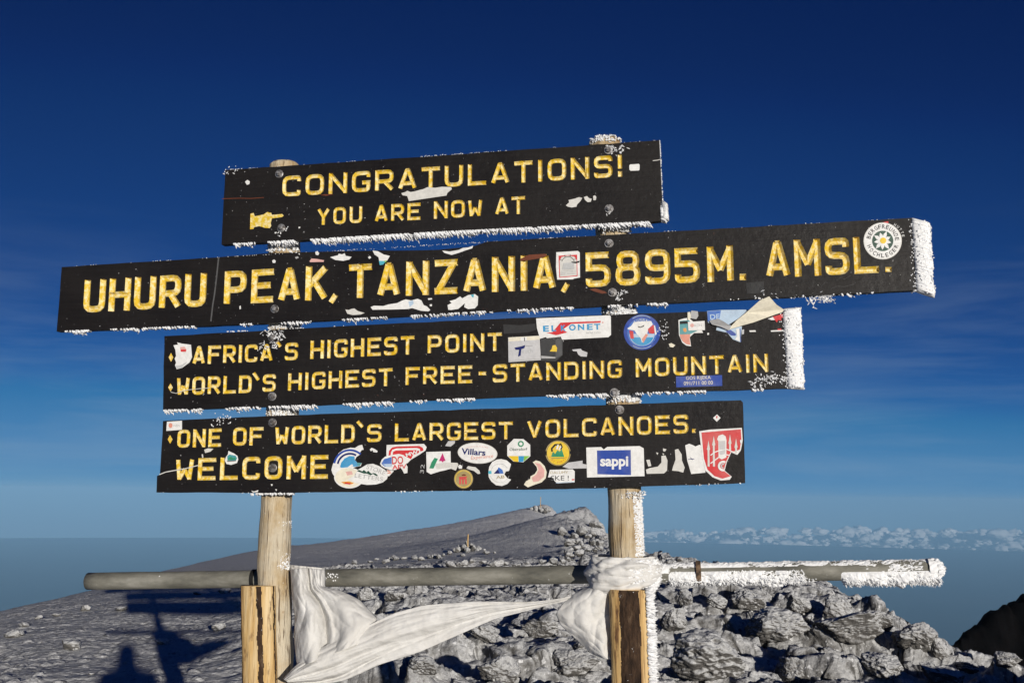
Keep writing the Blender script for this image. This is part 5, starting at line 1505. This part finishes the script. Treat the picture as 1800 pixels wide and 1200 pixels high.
wrap_part(sheet("loose_end", [(1032, 1004), (1036, 1016), (1045, 1030)], [(1062, 985), (1072, 1000), (1078, 1018)], lambda s, t: -.05 + .03 * t - .02 * s + .008 * N2(s, t, 3, 3, 2), None, None, ns=24, nt=24), "turned corner left of the knot")
it = []
for _ in range(1300):
    y = 982 + 54 * rs_.rand(); a = math.radians(rs_.uniform(8, 120)); c = on(1098, y, -.10); f = (y - 977) / 60
    r = .068 + .052 * math.sin(math.pi * min(1, .12 + .8 * f)) ** .45
    nrm = SU * math.sin(a) + SN * math.cos(a) * .88
    it.append((c + nrm * r, nrm * .7 + SU * .5 + SV * .35 * rs_.randn(), .011 * (.4 + .9 * rs_.rand()), .009 * (.6 + .8 * rs_.rand())))
wrap_part(feathers("rime_ice", it, None), "rime crust on the right half of the band")

# ------------------------------------------------------------------ boulders and stones one can tell apart
def hit(px, py):
    """where the line of sight through a photo pixel first meets the ground"""
    d = px_ray(px, py); d = d / d.y
    Y = np.geomspace(6.6, 105, 700)
    x, y, z = d.x * Y, Y, CAM_H + d.z * Y
    az, r = np.arctan2(x, y), np.hypot(x, y)
    g = base_z(az, r) + detail(x, y, az, r)[0]
    k = np.argmax(z < g) if (z < g).any() else None
    if k is None: return None
    return Vector((x[k], y[k], g[k]))

def boulder_mesh(seed, flat=.7, sub=6):
    bm = bmesh.new(); bmesh.ops.create_icosphere(bm, subdivisions=sub, radius=1)
    V = np.array([v.co for v in bm.verts]); F = np.array([[v.index for v in f.verts] for f in bm.faces]); bm.free()
    q = V + seed * 11.7
    # blocky start: cut by a few random planes
    rs = np.random.RandomState(seed)
    D = rs.normal(size=(22, 3)); D /= np.linalg.norm(D, axis=1)[:, None]
    lim = .60 + .3 * rs.rand(22)
    pr = V @ D.T
    k = np.min(np.where(pr > .05, lim / np.maximum(pr, .05), 9), axis=1)
    r = np.minimum(1.0, k)
    r = r * (1 + .085 * fbm(q[:, 0] * 1.6, q[:, 1] * 1.6, q[:, 2] * 1.6, 4, .55) + .07 * (ridged(q[:, 0] * 2.6, q[:, 1] * 2.6, q[:, 2] * 2.6, 4, .6) - 1.0)
             + .010 * (ridged(q[:, 0] * 7, q[:, 1] * 7, q[:, 2] * 7, 4, .6) - 1.0) + .012 * fbm(q[:, 0] * 22, q[:, 1] * 22, q[:, 2] * 22, 3, .65))
    # gas holes
    H = rs.normal(size=(26, 3)); H /= np.linalg.norm(H, axis=1)[:, None]
    dd = np.min(np.arccos(np.clip(V @ H.T, -1, 1)) / (.08 + .12 * rs.rand(26))[None, :], axis=1)
    r = r - .10 * sstep(1.0, .3, dd)
    V = V * r[:, None] * np.array([1, .85, flat])
    return mesh_np("boulder", V, F, M_ROCK)
BM = [boulder_mesh(i + 1, f) for i, f in enumerate((.72, .62, .5, .85, .42, .7, .55, .35))]
BS = [boulder_mesh(i + 31, f, 4) for i, f in enumerate((.6, .45, .75, .5))]
rr_ = random.Random(11)
def rock(name, px, py, wpx, mi, label, cat, group=None, hk=1.0, lib=BM, sink=.25, depth=None):
    """a stone whose foot is seen at the photo pixel and which is wpx photo pixels wide"""
    p = at(px, py, depth) if depth else hit(px, py)
    if p is None: p = at(px, py, 13)
    s = wpx / 1800 * p.y / 2 * (.74 if wpx > 60 else 1)
    o = bpy.data.objects.new(name, lib[mi % len(lib)]); COL.objects.link(o)
    o.scale = (s, s, s * hk); o.rotation_euler = (rr_.uniform(-.25, .25), rr_.uniform(-.25, .25), rr_.uniform(0, 6.28))
    o.location = p + Vector((0, s * .3, s * hk * (.55 - sink)))
    return tag(o, label, cat, group)

G1 = "frosted boulders on the right hand edge of the plateau"
for px, py, w, m, hk, lab in [
    (1478, 1090, 88, 3, 1.0, "rounded frosted boulder with pale ringed holes at the end of the upper rock row"),
    (1408, 1084, 74, 0, 1.0, "knobbly frosted boulder just left of the ringed one"),
    (1318, 1068, 110, 1, .9, "broad smooth grey boulder below the pipe, right of the rusty collar"),
    (1205, 1062, 62, 5, 1.0, "dark upright block under the pipe beside the right stake"),
    (1258, 1066, 66, 6, .9, "low dark block below the rusty collar"),
    (1548, 1110, 92, 2, .9, "flat mushroom shaped frosted rock right of the ringed boulder"),
    (1614, 1142, 120, 0, .95, "large frosted boulder near the right edge, next to the dark hill"),
    (1650, 1166, 44, 3, 1.3, "narrow upright rock at the outer end beside the dark hill"),
    (1500, 1150, 190, 4, 1.0, "long flat frosted slab below the mushroom shaped rock"),
    (1370, 1136, 190, 7, 1.2, "long ridge shaped rock in the middle of the right hand rubble"),
    (1188, 1112, 80, 3, .9, "pointed grey boulder right of the bark covered stake"),
    (1250, 1190, 260, 2, .9, "very broad frosted rock at the bottom edge right of the bark covered stake"),
    (1400, 1196, 110, 5, .9, "whitish frosted rock lying at the bottom edge right of the very broad one"),
    (1560, 1192, 130, 1, .8, "cracked frosted rock at the bottom edge under the long flat slab"),
    (1700, 1184, 66, 6, .9, "small pale boulder in front of the foot of the dark hill"),
    (1772, 1182, 72, 0, .9, "last boulder in the bottom right corner"),
    (1660, 1204, 120, 4, 1.0, "low frosted rock between the bottom edge and the small pale boulder"),
]:
    rock("boulder", px, py, w, m, lab, "boulder", G1, hk)
G2 = "frosted rocks in the rubble between the posts"
for px, py, w, m, hk, lab in [
    (1005, 1180, 130, 0, .8, "frosted rock low beside the bark covered stake, left of it"),
    (880, 1196, 120, 5, .8, "frosted rock at the bottom edge midway between the posts"),
    (745, 1202, 110, 2, .9, "flat frosted rock at the bottom edge below the sash"),
    (950, 1120, 110, 4, 1.0, "tilted slab just left of the hanging white fold"),
    (850, 1130, 95, 7, 1.2, "thin tilted slab under the middle of the sash"),
    (690, 1058, 46, 1, .9, "brownish stone above the sash near the puffed cloth"),
    (640, 1052, 34, 3, 1.0, "small block above the puffed cloth"),
    (1030, 1150, 70, 6, .9, "grey block under the hanging white fold"),
]:
    rock("rock", px, py, w, m, lab, "rock", G2, hk)
G3 = "stones on the smooth slope left of the sign"
for px, py, w, m, hk, lab in [
    (122, 1142, 48, 4, .8, "largest pale flat stone alone on the lower left slope"),
    (148, 1074, 22, 0, 1.0, "small knobbly stone near the left skyline below the pipe's end"),
    (212, 1074, 26, 5, .8, "low whitish stone right of the small knobbly one"),
    (98, 1084, 20, 1, .8, "narrow dark stone near the left skyline"),
    (66, 1088, 15, 6, .8, "tiny dark stone, second from the left under the skyline"),
    (42, 1102, 24, 3, .8, "stone of the little heap at the left edge, upper one"),
    (22, 1120, 34, 2, .7, "stone of the little heap at the left edge, lower one"),
    (382, 1108, 34, 0, .8, "pale stone close to the left stake, by the cloth's shadow"),
    (283, 1134, 26, 3, 1.0, "stone between the two tall shadows on the slope"),
    (160, 1186, 12, 1, .8, "pebble at the bottom of the left slope"),
    (395, 1042, 26, 2, .8, "dark stone just under the pipe beside the left stake"),
    (345, 1046, 18, 5, .8, "dark pebble under the pipe left of the stake"),
]:
    rock("stone", px, py, w, m, lab, "stone", G3, hk, BS, .2)
G4 = "rime covered crags under the far step"
lab4 = "small rime covered crag in the white cluster under the far step"
for i in range(34):
    px = 985 + 78 * rr_.random(); py = 928 + 46 * rr_.random() + (px < 1010) * 12
    rock("crag", px, py, rr_.uniform(10, 24), i, lab4, "crag", G4, rr_.uniform(.8, 1.3), BS, .2)
G5 = "white rocks along the skyline right of the right post"
lab5 = "small white rock on the skyline between the right post and the pipe's frosted end"
for i in range(26):
    px = 1135 + 120 * rr_.random(); py = 986 + .10 * (px - 1135) + 14 * rr_.random()
    rock("rock", px, py, rr_.uniform(7, 17), i, lab5, "rock", G5, rr_.uniform(.8, 1.2), BS, .2)
G6 = "dark stones of the low row in the middle distance"
lab6 = "dark stone of the low row in the middle distance above the pipe"
for i in range(34):
    px = 600 + 300 * rr_.random(); py = 990 - .085 * (px - 600) + 7 * rr_.random()
    rock("stone", px, py, rr_.uniform(6, 15), i, lab6, "stone", G6, rr_.uniform(.8, 1.2), BS, .2)
G7 = "white rocks behind the pipe"
lab7 = "whitish rock peeping over the pipe between the posts"
for i in range(22):
    px = 790 + 250 * rr_.random(); py = 992 + 8 * rr_.random()
    rock("rock", px, py, rr_.uniform(10, 26), i + 1, lab7, "rock", G7, rr_.uniform(.8, 1.2), BS, .2)

# cairn with a wooden stake on the middle row, and the heap on the far summit
def cairn(px, py, w, n, label, stick):
    p = hit(px, py) or at(px, py, 33)
    s = w / 1800 * p.y
    root = empty("cairn", p, label, "cairn")
    for i in range(n):
        a = rr_.random() * 6.28; q = s * .5 * math.sqrt(rr_.random())
        o = bpy.data.objects.new("stone", BS[i % 4]); COL.objects.link(o); o.parent = root
        o.location = (q * math.cos(a), q * math.sin(a), s * .02 + (s * .5 - q) * rr_.uniform(.1, .75))
        k = s * rr_.uniform(.09, .17); o.scale = (k, k, k); o.rotation_euler = (rr_.random() * 3, rr_.random() * 3, rr_.random() * 3)
    if stick:
        V, F = tube([(0, 0, s * .1), (0, 0, s * .35), (.01, 0, s * stick)], [.03, .027, .024], 10, .05)
        o = link("stake", mesh_py("stake", V, F, M_STAKE, smooth=True), root)
    return root
cairn(822, 968, 46, 26, "low cairn with an upright wooden stake in the middle distance", .62)
cairn(950, 899, 40, 30, "small rock heap with a thin spike on top of the far crest", .62)

# dark flank that rises out of the lower right corner
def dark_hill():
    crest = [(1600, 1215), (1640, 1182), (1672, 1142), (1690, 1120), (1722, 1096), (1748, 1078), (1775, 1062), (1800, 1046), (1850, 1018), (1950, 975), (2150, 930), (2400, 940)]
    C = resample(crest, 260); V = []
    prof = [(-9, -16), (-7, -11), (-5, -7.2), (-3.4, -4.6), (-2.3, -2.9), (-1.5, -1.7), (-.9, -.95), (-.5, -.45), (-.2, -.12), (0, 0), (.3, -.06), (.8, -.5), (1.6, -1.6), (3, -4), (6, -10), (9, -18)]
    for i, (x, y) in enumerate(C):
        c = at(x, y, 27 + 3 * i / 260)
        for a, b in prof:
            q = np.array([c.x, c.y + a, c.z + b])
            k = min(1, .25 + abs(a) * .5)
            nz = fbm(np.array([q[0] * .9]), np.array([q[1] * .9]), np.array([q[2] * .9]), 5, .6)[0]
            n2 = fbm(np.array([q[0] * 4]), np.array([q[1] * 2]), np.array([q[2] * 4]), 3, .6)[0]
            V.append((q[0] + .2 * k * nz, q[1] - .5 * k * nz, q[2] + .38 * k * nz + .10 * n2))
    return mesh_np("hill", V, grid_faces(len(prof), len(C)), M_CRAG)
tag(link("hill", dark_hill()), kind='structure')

# ------------------------------------------------------------------ hiker beside the photographer, whose shadow falls on the slope
def skinned(name, joints, bones, mats, parent, levels=2):
    me = bpy.data.meshes.new(name)
    names = list(joints)
    me.from_pydata([joints[n][0] for n in names], [(names.index(a), names.index(b)) for a, b in bones], [])
    o = link(name, me, parent)
    md = o.modifiers.new("skin", 'SKIN'); md.use_smooth_shade = True
    for i, n in enumerate(names):
        r = joints[n][1]; me.skin_vertices[0].data[i].radius = (r, r) if not isinstance(r, tuple) else r
    me.skin_vertices[0].data[0].use_root = True
    s = o.modifiers.new("smooth", 'SUBSURF'); s.levels = levels; s.render_levels = levels
    for m in mats: me.materials.append(m)
    return o
M_JACKET = mat("dark_blue_jacket", (.02, .035, .10), .8, .2)
M_TROUSER = mat("black_trousers", (.02, .02, .022), .85, .2)
M_SKIN = mat("skin", (.45, .26, .18), .6, .3)
M_BOOT = mat("brown_boot", (.06, .035, .02), .7, .3)
HIKER_X, HIKER_Y = .48, -.9
HK = Vector((HIKER_X, HIKER_Y, ground_z(HIKER_X, HIKER_Y)))
HIKER = empty("person", HK, "person in a dark blue hooded jacket and black trousers standing behind the camera", "person")
J = {'pelvis': ((0, 0, .93), (.155, .125)), 'waist': ((0, 0, 1.10), (.15, .115)), 'chest': ((0, .02, 1.30), (.175, .13)), 'neckb': ((0, .01, 1.46), (.10, .09)), 'neck': ((0, .02, 1.53), .062), 'head': ((0, .035, 1.62), (.088, .10)), 'crown': ((0, .03, 1.70), (.078, .09))}
B = [('pelvis', 'waist'), ('waist', 'chest'), ('chest', 'neckb'), ('neckb', 'neck'), ('neck', 'head'), ('head', 'crown')]
for s, n in ((-1, 'l'), (1, 'r')):
    J.update({'sh' + n: ((s * .19, 0, 1.42), .078), 'el' + n: ((s * .27, .08, 1.15), .058), 'wr' + n: ((s * .10, .28, 1.20), .038), 'pa' + n: ((s * .055, .33, 1.215), (.040, .024)),
              'hi' + n: ((s * .10, 0, .88), .095), 'kn' + n: ((s * .12, .02, .50), .068), 'an' + n: ((s * .13, -.02, .10), .050), 'to' + n: ((s * .15, .15, .045), .042)})
    B += [('neckb', 'sh' + n), ('sh' + n, 'el' + n), ('el' + n, 'wr' + n), ('wr' + n, 'pa' + n), ('pelvis', 'hi' + n), ('hi' + n, 'kn' + n), ('kn' + n, 'an' + n), ('an' + n, 'to' + n)]
    for f, (dx, dz, l) in enumerate(((.012, .032, .055), (.012, .012, .065), (.012, -.008, .062), (.012, -.027, .048))):
        a, b, c = 'f%d%s' % (f, n), 'g%d%s' % (f, n), 'h%d%s' % (f, n)
        J.update({a: ((s * .045, .365, 1.215 + dz), .009), b: ((s * .030, .365 + l * .45, 1.213 + dz), .0085), c: ((s * .008, .365 + l * .62, 1.212 + dz), .007)})
        B += [('pa' + n, a), (a, b), (b, c)]
    J.update({'t1' + n: ((s * .045, .315, 1.255), .011), 't2' + n: ((s * .025, .34, 1.275), .009)}); B += [('pa' + n, 't1' + n), ('t1' + n, 't2' + n)]
body = skinned("body", J, B, [M_SKIN], HIKER, 1)
# clothes follow the body
JJ = {k: (J[k][0], tuple(q + .022 for q in J[k][1]) if isinstance(J[k][1], tuple) else J[k][1] + .020) for k in ('pelvis', 'waist', 'chest', 'neckb', 'shl', 'ell', 'wrl', 'shr', 'elr', 'wrr')}
skinned("jacket", JJ, [('pelvis', 'waist'), ('waist', 'chest'), ('chest', 'neckb'), ('neckb', 'shl'), ('shl', 'ell'), ('ell', 'wrl'), ('neckb', 'shr'), ('shr', 'elr'), ('elr', 'wrr')], [M_JACKET], HIKER, 2)
skinned("hood", {'a': ((0, -.01, 1.46), (.12, .10)), 'b': ((0, -.02, 1.56), (.115, .105)), 'c': ((0, -.01, 1.66), (.115, .115)), 'd': ((0, 0, 1.735), (.085, .09)), 'e': ((0, 0, 1.765), (.04, .04))}, [('a', 'b'), ('b', 'c'), ('c', 'd'), ('d', 'e')], [M_JACKET], HIKER, 2)
JT = {k: (J[k][0], tuple(q + .014 for q in J[k][1]) if isinstance(J[k][1], tuple) else J[k][1] + .016) for k in ('pelvis', 'hil', 'knl', 'anl', 'hir', 'knr', 'anr')}
skinned("trousers", JT, [('pelvis', 'hil'), ('hil', 'knl'), ('knl', 'anl'), ('pelvis', 'hir'), ('hir', 'knr'), ('knr', 'anr')], [M_TROUSER], HIKER, 2)
for s in (-1, 1):
    skinned("boot", {'a': ((s * .13, -.02, .16), .06), 'b': ((s * .13, -.02, .07), (.062, .055)), 'c': ((s * .14, .08, .055), (.055, .045)), 'd': ((s * .15, .17, .045), (.05, .036))}, [('a', 'b'), ('b', 'c'), ('c', 'd')], [M_BOOT], HIKER, 2)
# a face under the hood
V, F = tube([(0, .115, 1.64), (0, .142, 1.605), (0, .122, 1.598)], [.008, .015, .006], 10)
link("nose", mesh_py("nose", V, F, M_SKIN, smooth=True), HIKER)
M_EYE = mat("eye", (.03, .02, .015), .2, .5); M_LIP = mat("lips", (.35, .13, .11), .5, .3)
for s in (-1, 1):
    bm = bmesh.new(); bmesh.ops.create_uvsphere(bm, u_segments=12, v_segments=8, radius=.011); bmesh.ops.translate(bm, vec=(s * .032, .122, 1.635), verts=bm.verts)
    me = bpy.data.meshes.new("eye"); bm.to_mesh(me); bm.free(); me.materials.append(M_EYE); link("eye", me, HIKER)
V, F = tube([(-.024, .122, 1.572), (-.01, .131, 1.574), (.01, .131, 1.574), (.024, .122, 1.572)], [.003, .006, .006, .003], 8)
link("mouth", mesh_py("mouth", V, F, M_LIP, smooth=True), HIKER)
